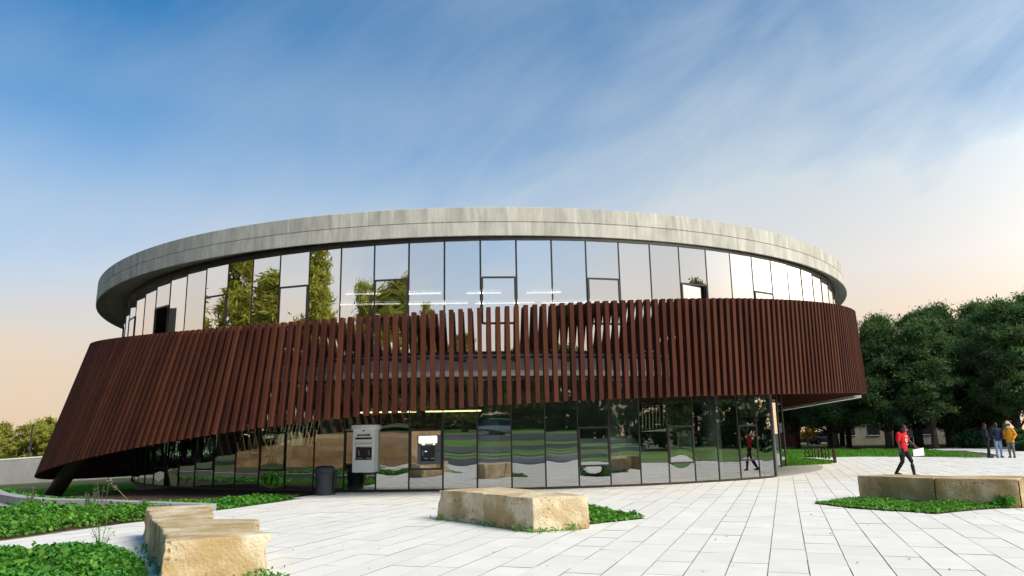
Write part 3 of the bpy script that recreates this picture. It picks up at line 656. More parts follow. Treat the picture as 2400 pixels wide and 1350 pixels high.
stone('end limestone block cut by the right edge of the photo',[(10.20,15.42),(11.4,15.9),(12.4,16.9),(11.12,16.45)],.56,48.8,.0,(.03,.03,.02,.0))
# ================================================================== LOW WALLS
e=empty('kerb_wall',(-11,19,0),'low curved grey concrete kerb wall in front of the slat skirt','wall'); iv=Matrix.Translation((11,-19,0))
kz1=[.30,.28,.26,.24,.23,.22,.20,.18,.15]; kz0=[gz(x,y)-.15 for x,y in KERB]
for i in range(len(KERB)-1):
    a,c_=Vector(KERB[i]),Vector(KERB[i+1]); ns=max(1,int((c_-a).length/.8))
    for s in range(ns):
        p,q=a.lerp(c_,s/ns),a.lerp(c_,(s+1)/ns); t=(q-p).normalized(); q=q-t*.006; n_=Vector((-t.y,t.x))*.16
        za,zb=kz1[i]+(kz1[i+1]-kz1[i])*s/ns,kz1[i]+(kz1[i+1]-kz1[i])*(s+1)/ns; z0=min(kz0[i],kz0[i+1])
        b=MB(); b.hexa([(p.x-n_.x,p.y-n_.y,z0),(q.x-n_.x,q.y-n_.y,z0),(q.x+n_.x,q.y+n_.y,z0),(p.x+n_.x,p.y+n_.y,z0),(p.x-n_.x,p.y-n_.y,za),(q.x-n_.x,q.y-n_.y,zb),(q.x+n_.x,q.y+n_.y,zb),(p.x+n_.x,p.y+n_.y,za)])
        o=b.build('kerb_stone',MT['kerb'],e); o.matrix_parent_inverse=iv
e=empty('concrete_wall',(-33,47,-.9),'grey concrete garden wall with pale top at far left','wall'); iv=Matrix.Translation((33,-47,.9))
WL=[(-46,36),(-40,40.5),(-33,46.6),(-28.5,53),(-25,60),(-22,70)]
b=ribbon('w',WL,.3,[-2]*6,[.2,.35,.55,.9,1.1,1.3],None); o=b.build('wall',MT['conc'],e); o.matrix_parent_inverse=iv
b=ribbon('w',WL,.38,[.2,.35,.55,.9,1.1,1.3],[.27,.42,.62,.97,1.17,1.37],None); o=b.build('coping',MT['cap'],e); o.matrix_parent_inverse=iv
# earth bank on the left behind the camera
b=MB(); BK=[(-34,20),(-27,13),(-22,7.5),(-16,3.2),(-11.5,.2),(-9.5,-4),(-10,-12),(-12,-24)]
prev=None; rows=[]
for i,(x,y) in enumerate(BK):
    for s in range(4 if i<len(BK)-1 else 1):
        x2,y2=BK[min(i+1,len(BK)-1)]; px,py=x+(x2-x)*s/4,y+(y2-y)*s/4; t=Vector((x2-x,y2-y)) if i<len(BK)-1 else Vector((-2,-12)); t.normalize(); n_=Vector((t.y,-t.x))
        row=[]
        for d,z in ((0,-.1),(.25,.5),(.5,1.1),(.8,1.7),(1.4,1.95),(30,3.4)):
            jj=noise.noise(Vector((px*.6,py*.6,z*1.5)))*.35; row.append((px+n_.x*(d+jj),py+n_.y*(d+jj),z+(noise.noise(Vector((px*.4,py*.4,7)))*.25 if z>1 else 0)))
        rows.append(row)
for r1,r2 in zip(rows,rows[1:]):
    for k in range(5): b.quad(r1[k],r1[k+1],r2[k+1],r2[k],1 if k==4 else 0)
tag(b.build('earth_bank',[MT['bank'],MT['ground']]),kind='structure')
# ================================================================== PLANTS
rng=np.random.default_rng(5)
def leaves(name,pos,size,m,aspect=.6,up=.3,parent=None,nv=4,seedn=None,dirs=None):
    n=len(pos); nrm=rng.normal(size=(n,3)); nrm[:,2]=np.abs(nrm[:,2])+up; nrm/=np.linalg.norm(nrm,axis=1)[:,None]
    a=rng.normal(size=(n,3)) if dirs is None else dirs; a-=nrm*(a*nrm).sum(1)[:,None]; a/=np.linalg.norm(a,axis=1)[:,None]+1e-9; c=np.cross(nrm,a)
    sz=size*rng.uniform(.6,1.35,n) if np.isscalar(size) else size
    if nv==4: pat=[(-1,0),(0,-1),(1,0),(0,1)]
    elif nv==3: pat=[(-1,-1),(1,0),(-1,1)]
    else: pat=[(math.cos(2*PI*k/nv)*(1.0 if k%2 else .82),math.sin(2*PI*k/nv)*(1.0 if k%2 else .82)) for k in range(nv)]
    V=np.empty((n,nv,3))
    for k,(u,w) in enumerate(pat):
        V[:,k]=pos+(a*u+c*w*aspect)*sz[:,None]
        if nv>4: V[:,k]+=nrm*(sz*(.25 if k%2 else .0))[:,None]
    me=bpy.data.meshes.new(name); me.vertices.add(n*nv); me.vertices.foreach_set('co',V.ravel()); me.loops.add(n*nv); me.loops.foreach_set('vertex_index',np.arange(n*nv))
    me.polygons.add(n); me.polygons.foreach_set('loop_start',np.arange(n)*nv); me.materials.append(m); me.update(calc_edges=True); me.validate(); return me
def vnoise(x,y,s,seed): return np.array([noise.noise(Vector((a*s,b_*s,seed))) for a,b_ in zip(x,y)])
def bed(name,poly,n,h,size,m,seed,edge=.12,nv=6,clump=1.3,clip=None,asp=.9):
    X0,X1=min(p[0] for p in poly),max(p[0] for p in poly); Y0,Y1=min(p[1] for p in poly),max(p[1] for p in poly)
    x=rng.uniform(X0,X1,n*4); y=rng.uniform(Y0,Y1,n*4); k=npip(x,y,poly)
    if clip is not None: k&=clip(x,y)
    x,y=x[k][:n],y[k][:n]
    x=x+rng.normal(0,.03,len(x)); y=y+rng.normal(0,.03,len(x)); v=vnoise(x,y,clump,seed); v2=vnoise(x,y,clump*4.5,seed+9)
    # distance to the edge
    d=np.full(len(x),9.)
    for (ax,ay),(bx,by) in zip(poly,poly[1:]+poly[:1]):
        ux,uy=bx-ax,by-ay; t=np.clip(((x-ax)*ux+(y-ay)*uy)/(ux*ux+uy*uy),0,1); d=np.minimum(d,np.hypot(x-ax-t*ux,y-ay-t*uy))
    H=h*(.40+1.05*np.clip(v+.22,0,1)+.5*v2)*np.clip(d/edge,.25,1)
    z=.015+np.maximum(H,.02)*rng.uniform(.35,1.0,len(x))**.7
    return leaves(name,np.stack([x,y,z],1),size,m,aspect=asp,up=.5,nv=nv)
inview=lambda x,y:(np.abs(x)<.76*y+1.2)
tag(link('clover_plants',bed('clover_plants',BEDN,38000,.17,.028,MT['mallow'],1.3,.12,6,1.3,lambda x,y:inview(x,y)&(y>6.5))),kind='stuff')
tag(link('clover_plants',bed('clover_plants',BEDF,66000,.26,.032,MT['clover'],4.1,.12,6,.9,lambda x,y:inview(x,y)&(y<22))),kind='stuff')
tag(link('clover_plants',bed('clover_plants',BED2,2800,.17,.034,MT['clover'],8.4,.12,6)),kind='stuff')
tag(link('clover_plants',bed('clover_plants',BED3,6500,.09,.032,MT['clover'],2.4,.25,6)),kind='stuff')
tag(link('mallow_plants',bed('mallow_plants',BEDF,6000,.32,.045,MT['mallow'],12.4,.3,8,1.1,lambda x,y:inview(x,y)&(y<22)&(vnoise(x,y,.9,31.)>.1))),kind='stuff')
tag(link('mallow_plants',bed('mallow_plants',BEDN,3500,.25,.036,MT['clover'],15.4,.2,8,1.1,lambda x,y:inview(x,y)&(y>6.5)&(vnoise(x,y,1.2,37.)>.1))),kind='stuff')
gp_=None
def weeds_at(pts,n,m,h=.1,sp=.09,size=.025):
    P_=[]
    for x,y in pts:
        k=int(n*rnd.uniform(.5,1.5)); P_.append(np.stack([x+rng.normal(0,sp,k),y+rng.normal(0,sp,k),rng.uniform(.01,h,k)*rnd.uniform(.5,1.3)],1))
    return leaves('weeds',np.concatenate(P_),size,m,aspect=.5,up=.2)
tag(link('weeds',weeds_at([(-1.45,15.05),(-1.15,14.72),(-.75,14.3),(-.62,14.08),(-.45,13.85),(-.1,13.4),(.1,13.1),(.32,12.85),(.62,12.98),(.95,13.12),(.98,13.14),(-5.4,11.3),(-5.0,10.6),(-4.75,10.2),(-4.4,9.6),(-5.6,11.7),(-3.0,9.05),(-2.95,9.1),(-2.8,9.0),(-3.4,8.85)],46,MT['mallow'])),kind='stuff')
def grass_tufts(name,poly,n,h,m,zf=lambda x,y:0,clip=None,w=.016):
    X0,X1=min(p[0] for p in poly),max(p[0] for p in poly); Y0,Y1=min(p[1] for p in poly),max(p[1] for p in poly)
    x=rng.uniform(X0,X1,n*4); y=rng.uniform(Y0,Y1,n*4); k=npip(x,y,poly)
    if clip is not None: k&=clip(x,y)
    x,y=x[k][:n],y[k][:n]; n=len(x); z=np.array([zf(a,b_) for a,b_ in zip(x,y)]); H=h*rng.uniform(.4,1.3,n)*(1+.8*vnoise(x,y,.7,3.3)); an=rng.uniform(0,2*PI,n)
    V=np.empty((n,3,3)); dx,dy=np.cos(an)*w,np.sin(an)*w; lx,ly=rng.normal(0,.35,n)*H,rng.normal(0,.35,n)*H
    V[:,0]=np.stack([x-dx,y-dy,z-.01],1);V[:,1]=np.stack([x+dx,y+dy,z-.01],1);V[:,2]=np.stack([x+lx,y+ly,z+np.maximum(H,.03)],1)
    me=bpy.data.meshes.new(name); me.vertices.add(n*3); me.vertices.foreach_set('co',V.ravel()); me.loops.add(n*3); me.loops.foreach_set('vertex_index',np.arange(n*3)); me.polygons.add(n); me.polygons.foreach_set('loop_start',np.arange(n)*3); me.materials.append(m); me.update(calc_edges=True); me.validate()
    return tag(link(name,me),kind='stuff')
LAWNL=KERB[::-1]+[(-26,34),(-26,46),(-20,44),(-19.5,33),(-14.6,23.8),(-10.8,21.1),(-8.2,20.7),(-6.3,21.9),(-6.3,19.9)]
grass_tufts('grass',LAWNL,45000,.08,MT['grass'],lambda x,y:gz(x,y)-.04,inview)
gp_=grass_tufts('grass',PATCH,9000,.12,MT['grass'],lambda x,y:.02,None,.03)
grass_tufts('grass',GRASSF,26000,.12,MT['grass'],lambda x,y:.02,None,.035)
tag(link('clover_plants',bed('clover_plants',[(-7.0,17.95),(-6.3,20),(-6.1,21.4),(-8.2,20.3),(-10.8,20.6),(-14.6,23.2),(-19,28.0),(-21,29),(-14.4,21.7),(-10.4,19.2)],13000,.13,.04,MT['mallow'],6.4,.4,6,.7,inview)),kind='stuff')
# pebbles on the gravel strip
pb=MB()
for _ in range(1500):
    x=rnd.uniform(-14,-7);y=rnd.uniform(16.8,21.2)
    if pip(x,y,GRAV):
        s=rnd.uniform(.012,.035); pb.v+=[(x+s,y,.016),(x-s*.5,y+s*.8,.016),(x-s*.5,y-s*.8,.016),(x,y,.016+s*.9)]; i=len(pb.v)-4; pb.f+=[(i,i+1,i+3),(i+1,i+2,i+3),(i+2,i,i+3)]; pb.m+=[0,0,0]
tag(pb.build('pebbles',MT['path']),kind='stuff')
xd=rng.uniform(-9,26,900); yd=rng.uniform(7,40,900); kd=npip(xd,yd,PLAZA); xd,yd=xd[kd],yd[kd]
tag(link('fallen_leaves',leaves('fallen_leaves',np.stack([xd,yd,np.full(len(xd),.006)],1),.022,MT['dry'],.5,3.0)),kind='stuff')
# stalky plants by the kerb
def stalk_plant(loc,h,n,label,m,lean=.15,tip=None,group='stalky plants by the kerb wall'):
    e=empty('stalky_plant',(*loc,.01),label,'plant',group); b=MB(); P_=[]
    for k in range(n):
        a=rnd.uniform(0,2*PI); l=rnd.uniform(.3,1)*lean; hh=h*rnd.uniform(.6,1.0); p0=Vector((rnd.gauss(0,.05),rnd.gauss(0,.05),0)); p1=p0+Vector((math.cos(a)*l*hh,math.sin(a)*l*hh,hh))
        mid=p0.lerp(p1,.5)+Vector((rnd.gauss(0,.02),rnd.gauss(0,.02),0)); b.tube([p0,mid,p1],[.006,.005,.003],5)
        for j in range(26): P_.append(tuple(p0.lerp(p1,rnd.uniform(.25,1))+Vector((rnd.gauss(0,.018),rnd.gauss(0,.018),0))))
    b.build('stem',m,e); link('leaves',leaves('leaves',np.array(P_),.022,m,aspect=.35,up=-.2),e); return e
for k,(x,y,h) in enumerate([(-12.55,18.25,.62),(-11.35,17.85,.72),(-9.82,17.6,.50),(-9.55,17.55,.78),(-8.35,17.15,.40)]):
    stalk_plant((x,y),h,[9,12,9,7,8][k],'grey-green stalky plant by the kerb wall, '+['at the left edge','second from the left','third from the left, low','tallest, with an upright spike','nearest the stone blocks'][k],MT['rosem'])
e=empty('dry_flower_stalk',(-8.55,17.3,.01),'leaning dry flower stalk with pale seed head above the kerb','plant'); b=MB(); b.tube([(0,0,0),(-.25,.02,.28),(-.62,.05,.62)],[.008,.007,.005],6); b.build('stem',MT['dry'],e)
link('seed_head',leaves('seed_head',np.array([(-.62-.1*t+rnd.gauss(0,.03),.05,.62+.09*t+rnd.gauss(0,.03)) for t in [rnd.random()*2-.4 for _ in range(90)]]),.026,MT['dry'],.7),e)
e=empty('feathery_weed',(-5.9,10.95,.02),'thin feathery weed rising from the near clover bed','plant'); P_=[];b=MB()
for k in range(12):
    a=rnd.uniform(0,2*PI); p1=Vector((math.cos(a)*.16,math.sin(a)*.16,rnd.uniform(.32,.55))); b.tube([(0,0,0),p1*.5+Vector((0,0,.05)),p1],[.004,.003,.002],4)
    for j in range(14): q=p1*rnd.uniform(.4,1.05); P_.append((q.x+rnd.gauss(0,.02),q.y+rnd.gauss(0,.02),q.z))
b.build('stem',MT['mallow'],e); link('leaves',leaves('leaves',np.array(P_),.013,MT['mallow'],.5),e)
def bush(loc,rad,h,n,size,m,label,group=None,name='shrub',cat='shrub'):
    e=empty(name,loc,label,cat,group); k=14; c=np.array([(rnd.gauss(0,.38)*rad,rnd.gauss(0,.38)*rad,h*rnd.uniform(.25,.75)) for _ in range(k)]); id_=rng.integers(0,k,n); d=rng.normal(size=(n,3)); d/=np.linalg.norm(d,axis=1)[:,None]
    P_=c[id_]+d*np.array([rad*.42,rad*.42,h*.3])*rng.uniform(.5,1.05,n)[:,None]**.5; P_[:,2]=np.clip(P_[:,2],.03,None)
    link('foliage',leaves('foliage',P_,size,m,.6,.1),e); b=MB()
    for q in c[:6]: b.tube([(0,0,-.05),tuple(q*.6),tuple(q)],[.05*rad,.03*rad,.01],5)
    b.build('stem',MT['bark'],e); return e
bush((9.9,15.62,.0),.22,.26,420,.045,MT['mallow'],'dark broad-leaved weed growing against the right hand stone bench',None,'weed','plant')
# trees ------------------------------------------------------------
def tree_mesh(seed,h,rad,base,nclump,nleaf,size,shape='pine',lean=0.0):
    r=random.Random(seed); g=np.random.default_rng(seed); b=MB(); tip=Vector((lean*h,r.uniform(-.04,.04)*h,h*.86)); P0_=Vector((0,0,-.3))
    mid=Vector((lean*h*.35+r.gauss(0,.12),r.gauss(0,.12),h*.4)); tr=[P0_,Vector((r.gauss(0,.03),r.gauss(0,.03),h*.12)),mid,mid.lerp(tip,.5)+Vector((r.gauss(0,.15),r.gauss(0,.15),0)),tip]
    r0_=.021*h; b.tube(tr,[r0_*1.25,r0_,r0_*.75,r0_*.45,r0_*.15],9)
    def on(t):
        t=t*(len(tr)-1); i=min(int(t),len(tr)-2); return tr[i].lerp(tr[i+1],t-i)
    C=[];Sz=[]
    for k in range(nclump):
        zt=base+(1-base)*((k+r.random())/nclump); u=(zt-base)/(1-base)
        if shape=='pine': w=rad*(.55+.55*math.sin(PI*min(1,u*.85+.12)))*(1-.72*max(0,u-.55)/.45)
        elif shape=='cone': w=rad*(1-u*.93)+.15
        else: w=rad*math.sqrt(max(.05,1-(2*u-.9)**2/1.3))
        a=r.uniform(0,2*PI)+k*2.4; d=w*r.uniform(.35,1.0); sp=on(max(.25,zt-.10)); c=Vector((sp.x+math.cos(a)*d,sp.y+math.sin(a)*d,zt*h*.97+r.gauss(0,.2)))
        C.append(c); Sz.append(rad*r.uniform(*((.13,.27) if nclump>=90 else (.20,.34)))*(1 if shape!='cone' else .8))
        if k%2==0: b.tube([sp,sp.lerp(c,.5)+Vector((0,0,-.1)),c],[r0_*.28,r0_*.18,r0_*.06],5)
    C=np.array(C);Sz=np.array(Sz); id_=g.integers(0,nclump,nleaf); d=g.normal(size=(nleaf,3)); d/=np.linalg.norm(d,axis=1)[:,None]
    rr=np.minimum(np.abs(g.normal(0,.70,nleaf)),1.9)*Sz[id_]; pos=C[id_]+d*np.stack([rr,rr,rr*.62],1)
    dirs=d+g.normal(size=(nleaf,3))*.6+np.array([0,0,.35])
    return b.mesh('trunk',MT['bark'],True),pos,dirs,size,g
def tree_proto(seed,h,rad,base,nclump,nleaf,size,needle,shape='pine',lean=0.0):
    tm_,pos,dirs,size,g=tree_mesh(seed,h,rad,base,nclump,nleaf,size,shape,lean)
    cm=leaves('crown',pos,size,needle,.26,.0,dirs=dirs); return tm_,cm
def plant_tree(pr,loc,rz,sc,label,group,name='pine_tree'):
    e=empty(name,loc,label,'tree',group,rz); e.scale=(sc[0],sc[0],sc[1]); link('trunk',pr[0],e); link('crown',pr[1],e); return e
PA=[tree_proto(11,12,3.6,.20,120,72000,.165,MT['needle'],lean=.03),tree_proto(23,12,3.3,.22,115,68000,.165,MT['needle'],lean=-.08),tree_proto(37,12,4.0,.18,125,74000,.165,MT['needle'],lean=.09),tree_proto(53,12,3.0,.26,105,62000,.165,MT['needle'],'round',lean=.0)]
ORD=['first','second','third','fourth','fifth','sixth','seventh','eighth','ninth','tenth','eleventh','twelfth','thirteenth','fourteenth','fifteenth','sixteenth','seventeenth','eighteenth','nineteenth','twentieth']
grove=[(26.6,70.8,10.6),(28.6,68.2,11.4),(27.6,64.6,10.2),(31.0,62.4,11.2),(33.6,60.2,10.4),(35.5,66,12.0),(38.6,66.8,12.6),(41.5,66.5,13.0),(39.4,58.6,11.6),(43.2,61.0,12.6),(46.5,63,13.2),(24.0,73,9.6),(21.5,70,9.4),(31.5,71,11.2),(36.8,72.5,11.6),(44.5,71,12.6),(49,66,12.5),(47.5,57,11.5),(18,74,9.5),(33.5,77,11.5)]
grove.sort(key=lambda t:t[0]/t[1])
for k,(x,y,h) in enumerate(grove):
    plant_tree(PA[k%4],(x,y,-.05),rnd.uniform(0,6.28),((h/12)*rnd.uniform(.95,1.12),h/12),'dark green pine in the grove right of the building, %s from the left'%ORD[k],'pines in the grove on the right')
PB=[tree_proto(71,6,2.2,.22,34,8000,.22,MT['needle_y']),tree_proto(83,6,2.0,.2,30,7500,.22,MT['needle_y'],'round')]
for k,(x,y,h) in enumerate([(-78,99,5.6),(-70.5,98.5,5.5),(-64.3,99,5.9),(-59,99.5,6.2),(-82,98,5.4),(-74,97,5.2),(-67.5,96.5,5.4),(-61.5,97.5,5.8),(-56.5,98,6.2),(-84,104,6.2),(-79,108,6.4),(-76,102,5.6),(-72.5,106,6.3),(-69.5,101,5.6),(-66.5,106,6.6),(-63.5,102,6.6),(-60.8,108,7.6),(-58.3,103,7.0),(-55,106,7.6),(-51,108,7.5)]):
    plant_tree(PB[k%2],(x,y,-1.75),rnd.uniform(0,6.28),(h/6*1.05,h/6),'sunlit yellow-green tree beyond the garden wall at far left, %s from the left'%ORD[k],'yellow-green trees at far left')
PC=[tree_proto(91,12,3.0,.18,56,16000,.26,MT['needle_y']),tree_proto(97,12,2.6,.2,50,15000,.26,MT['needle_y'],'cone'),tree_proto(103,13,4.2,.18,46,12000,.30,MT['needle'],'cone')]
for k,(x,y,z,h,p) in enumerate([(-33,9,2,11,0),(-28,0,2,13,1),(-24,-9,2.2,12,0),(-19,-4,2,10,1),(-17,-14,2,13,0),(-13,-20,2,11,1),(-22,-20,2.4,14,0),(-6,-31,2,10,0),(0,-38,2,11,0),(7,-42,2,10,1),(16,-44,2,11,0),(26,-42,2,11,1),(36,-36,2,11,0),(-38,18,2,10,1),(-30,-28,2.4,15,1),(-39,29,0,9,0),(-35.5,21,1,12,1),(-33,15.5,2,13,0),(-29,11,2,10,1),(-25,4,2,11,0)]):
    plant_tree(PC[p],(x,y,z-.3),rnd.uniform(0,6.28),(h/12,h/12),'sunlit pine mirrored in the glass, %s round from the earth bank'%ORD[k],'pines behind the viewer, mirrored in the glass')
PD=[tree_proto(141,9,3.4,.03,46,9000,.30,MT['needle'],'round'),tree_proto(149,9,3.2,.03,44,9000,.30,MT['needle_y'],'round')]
for k in range(48):  # unseen trees added to block the bright horizon sky from the glass
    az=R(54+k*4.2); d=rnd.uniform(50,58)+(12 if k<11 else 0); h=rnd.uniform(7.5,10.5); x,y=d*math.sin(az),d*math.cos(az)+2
    plant_tree(PD[0 if k<32 or k%3 else 1],(x,y,2.0*sstep((-y)/30)-.2),k,(h/9*1.45,h/9),'bushy tree of the far belt added to cover the bright horizon in the glass, %s'%(('at the right end','right of the silver car','left of the silver car','behind the earth bank')[min(3,k//12)]),'tree belt added behind the viewer to cover the horizon in the glass','added_belt_tree')
plant_tree(PC[2],(47,3,0),.4,(1.0,1.15),'dark cedar with tiered branches mirrored in the upper glass at right',None,'cedar_tree')
for k,(x,y,rr,h) in enumerate([(37.6,56.0,1.7,1.5),(39.8,55.6,2.0,1.7),(36.6,60.2,1.6,1.5),(42,54.5,1.9,1.5),(34.6,50.9,.9,.7)]):
    bush((x,y,0),rr,h,5000,.13,MT['shrub'],['blue-green shrub by the path, left of the three standing people','dense shrub behind the person in dark clothes','shrub by the pale doorway beyond the path','shrub at the right edge behind the yellow jacket','low clump at the bend of the path'][k],'shrubs by the path')
PY=tree_proto(131,5,2.0,.25,26,6000,.2,MT['yleaf'],'round')
for k,(x,y,h) in enumerate([(30.5,84,5.2),(33.5,86,5),(38,86,4.6)]): plant_tree(PY,(x,y,0),k,(h/5,h/5),'small yellow-leaved tree glimpsed between the pine trunks, %s from the left'%ORD[k],'yellow trees behind the grove','autumn_tree')
# ================================================================== FAR BUILDINGS AND OTHER BACKGROUND
MT['salmon']=mat('salmon_render',(.42,.13,.09),(.48,.16,.11),rough=.9,scale=1)
MT['cream']=mat('cream_render',(.34,.31,.26),(.40,.37,.31),rough=.9,scale=.6)
MT['white']=mat('white_render',(.60,.62,.62),(.68,.69,.69),rough=.9,scale=.6)
MT['dglass']=mat('dark_window',(.02,.025,.03),rough=.15,spec=.6)
def house(loc,w,d,h,m,label,wins,rz=0,door=None,name='low_building'):
    e=empty(name,loc,label,'building',None,rz); b=MB(); b.box((0,d/2,h/2-.1),(w,d,h+.2)); b.build('wall',m,e)
    b=MB(); b.box((0,d/2,h+.12),(w+.4,d+.4,.22)); b.build('roof',MT['cap'],e)
    for (x,z,ww,hh) in wins:
        b=MB(); b.box((x,.0,z),(ww,.08,hh)); o=b.build('window',MT['dglass'],e)
        b=MB(); b.box((x,-.05,z-hh/2-.05),(ww+.15,.12,.07)); b.build('sill',MT['cap'],o)
    if door:
        x,ww,hh=door; b=MB(); b.box((x,-.01,hh/2),(ww,.1,hh)); b.build('door',MT['dglass'],e); b=MB()
        for sx in (-1,1): b.box((x+sx*(ww/2+.06),-.04,hh/2),(.12,.14,hh))
        b.box((x,-.04,hh+.06),(ww+.24,.14,.12)); b.build('door_frame',MT['cream'],e)
    return e
house((29.5,80,0),2.0,2.0,2.5,MT['salmon'],'salmon red hut behind the pine trunks beside the building',[(0,1.4,.6,.6)],.2)
house((42,82,0),14,6,3.0,MT['cream'],'long cream building behind the pine grove',[(-5,1.6,1.2,1.2),(-2.5,1.6,1.2,1.2),(2.5,1.6,1.2,1.2),(5,1.6,1.2,1.2)],-.35,(0,1.1,2.2))
house((45.2,73.5,0),5.0,5,2.9,MT['white'],'white pavilion with a dark doorway beyond the path',[(1.9,1.7,.6,.8)],-.5,(-1.0,1.7,2.35))
house((57,74,0),8,6,3.2,MT['white'],'white building at the right edge behind the standing people',[(-3,1.7,1.2,1.1),(-1,1.7,1.2,1.1),(1,1.7,1.2,1.1)],-.6)
def car(loc,rz,c,label,name='parked_car'):
    e=empty(name,loc,label,'car','parked cars',rz); m=mat('car_paint',tuple(x*.95 for x in c),c,rough=.25,scale=1,spec=.6)
    st=[(-2.1,.45,.30,.70,.62),(-2.0,.35,.26,.84,.80),(-1.3,.25,.24,.92,.86),(-.2,.22,.22,.94,.88),(.9,.22,.22,.94,.88),(1.7,.25,.24,.90,.86),(2.05,.34,.28,.80,.80),(2.15,.45,.35,.70,.66)]
    b=MB(); n=0; idx=[]
    for x,z0,_,z1,w in st:
        ring=[(x,-w*.86,z0),(x,-w,z0+.12),(x,-w,z1-.16),(x,-w*.84,z1),(x,w*.84,z1),(x,w,z1-.16),(x,w,z0+.12),(x,w*.86,z0)]; idx.append(len(b.v)); b.v+=ring
    for a,c2 in zip(idx,idx[1:]):
        for j in range(8): b.f.append((a+j,c2+j,c2+(j+1)%8,a+(j+1)%8)); b.m.append(0)
    b.f.append(tuple(idx[0]+j for j in range(8))); b.m.append(0); b.f.append(tuple(idx[-1]+7-j for j in range(8))); b.m.append(0)
    bd=b.build('body',m,e,True)
    def cab(nm,mm,s,zt,par,off=0):
        b=MB(); lo=[(-1.75,.76),(-.2,.80),(1.2,.76)]; hi=[(-1.15,.60),(-.1,.64),(.55,.60)]; i=len(b.v)
        ringl=[(x*s,-w*s-off,.90) for x,w in lo]+[(x*s,w*s+off,.90) for x,w in lo[::-1]]; ringh=[(x*s,-w*s-off,zt) for x,w in hi]+[(x*s,w*s+off,zt) for x,w in hi[::-1]]; b.v+=ringl+ringh
        for j in range(6): b.f.append((j,(j+1)%6,6+(j+1)%6,6+j)); b.m.append(0)
        b.f.append(tuple(range(6,12))); b.m.append(0); return b.build(nm,mm,par)
    cab('window',MT['dglass'],1.0,1.40,e); b=MB(); b.prism([(-1.17,-.61),(.57,-.61),(.57,.61),(-1.17,.61)],1.40,1.45); bevel(b.build('roof',m,e),.02)
    for x in (-1.3,1.35):
        for sy in (-1,1):
            b=MB(); b.tube([(x,sy*.68,.32),(x,sy*.90,.32)],.32,18); o=b.build('wheel',MT['dplastic'],e); b=MB(); b.tube([(x,sy*.895,.32),(x,sy*.91,.32)],.2,12); b.build('rim',MT['keys'],o)
    for sy in (-1,1): b=MB(); b.box((2.08,sy*.55,.68),(.1,.36,.12)); b.build('headlight',MT['wplastic'],e)
    return e
car((4.5,-24.5,1.75),R(8),(.55,.58,.62),'silver car mirrored in the ground floor glass')
car((33.8,88,0),R(5),(.30,.33,.40),'grey-blue car glimpsed between the pine trunks on the left')
car((36.8,89,0),R(-8),(.6,.6,.6),'pale car glimpsed between the pine trunks in the middle')
car((55.5,69.5,0),R(20),(.10,.16,.35),'blue car at right behind the person in the navy jacket')
e=empty('utility_pole',(-53.6,83,-1.5),'thin dark pole rising among the yellow-green trees at far left','pole'); b=MB(); b.tube([(0,0,-.3),(.05,0,3),(.12,0,5.2)],[.12,.11,.09],8); b.build('shaft',MT['frame'],e); b=MB(); b.box((.12,0,5.05),(.5,.06,.06)); b.build('crossbar',MT['frame'],e)
e=empty('ground_plate',(25.9,50.5,.02),'small white plate lying on the lawn behind the man in red','plate'); b=MB(); b.box((0,0,.09),(.62,.25,.05)); b.build('plate',MT['white'],e); b=MB(); b.box((-.2,0,.03),(.05,.05,.08)); b.box((.2,0,.03),(.05,.05,.08)); b.build('foot',MT['frame'],e)
# lettering sign seen from behind
SG=[(15.86,37.5),(16.08,38.2),(16.2,39.0),(16.25,39.9),(16.27,40.8),(16.3,41.7),(16.32,42.6)]
e=empty('lettering_sign',(16.1,40,.01),'rusty free-standing letters seen from behind at the lawn edge by the entrance','sign'); iv=Matrix.Translation((-16.1,-40,-.01))
b=ribbon('s',SG,.06,.02,.10,None); o=b.build('base_strip',MT['rust'],e); o.matrix_parent_inverse=iv
b=MB(); b.box((15.83,37.4,.34),(.10,.10,.66)); o=b.build('end_post',MT['rust'],e); o.matrix_parent_inverse=iv
txt='IT SERVICES'
for k,ch in enumerate(txt):
    if ch==' ': continue
    t=(k+.6)/len(txt)*(len(SG)-1); i=min(int(t),len(SG)-2); p=Vector(SG[i]).lerp(Vector(SG[i+1]),t-i); dv=(Vector(SG[i+1])-Vector(SG[i])).normalized()
    o=link('letter',text_mesh(ch,.74,MT['rust'],'letter',.02,False),e,(p.x-16.1,p.y-40,.355))
    # reads along +y when seen from the east side, so from here it is mirrored
    o.rotation_euler=(PI/2,0,math.atan2(dv.y,dv.x)); o.scale=(.85,1,1)
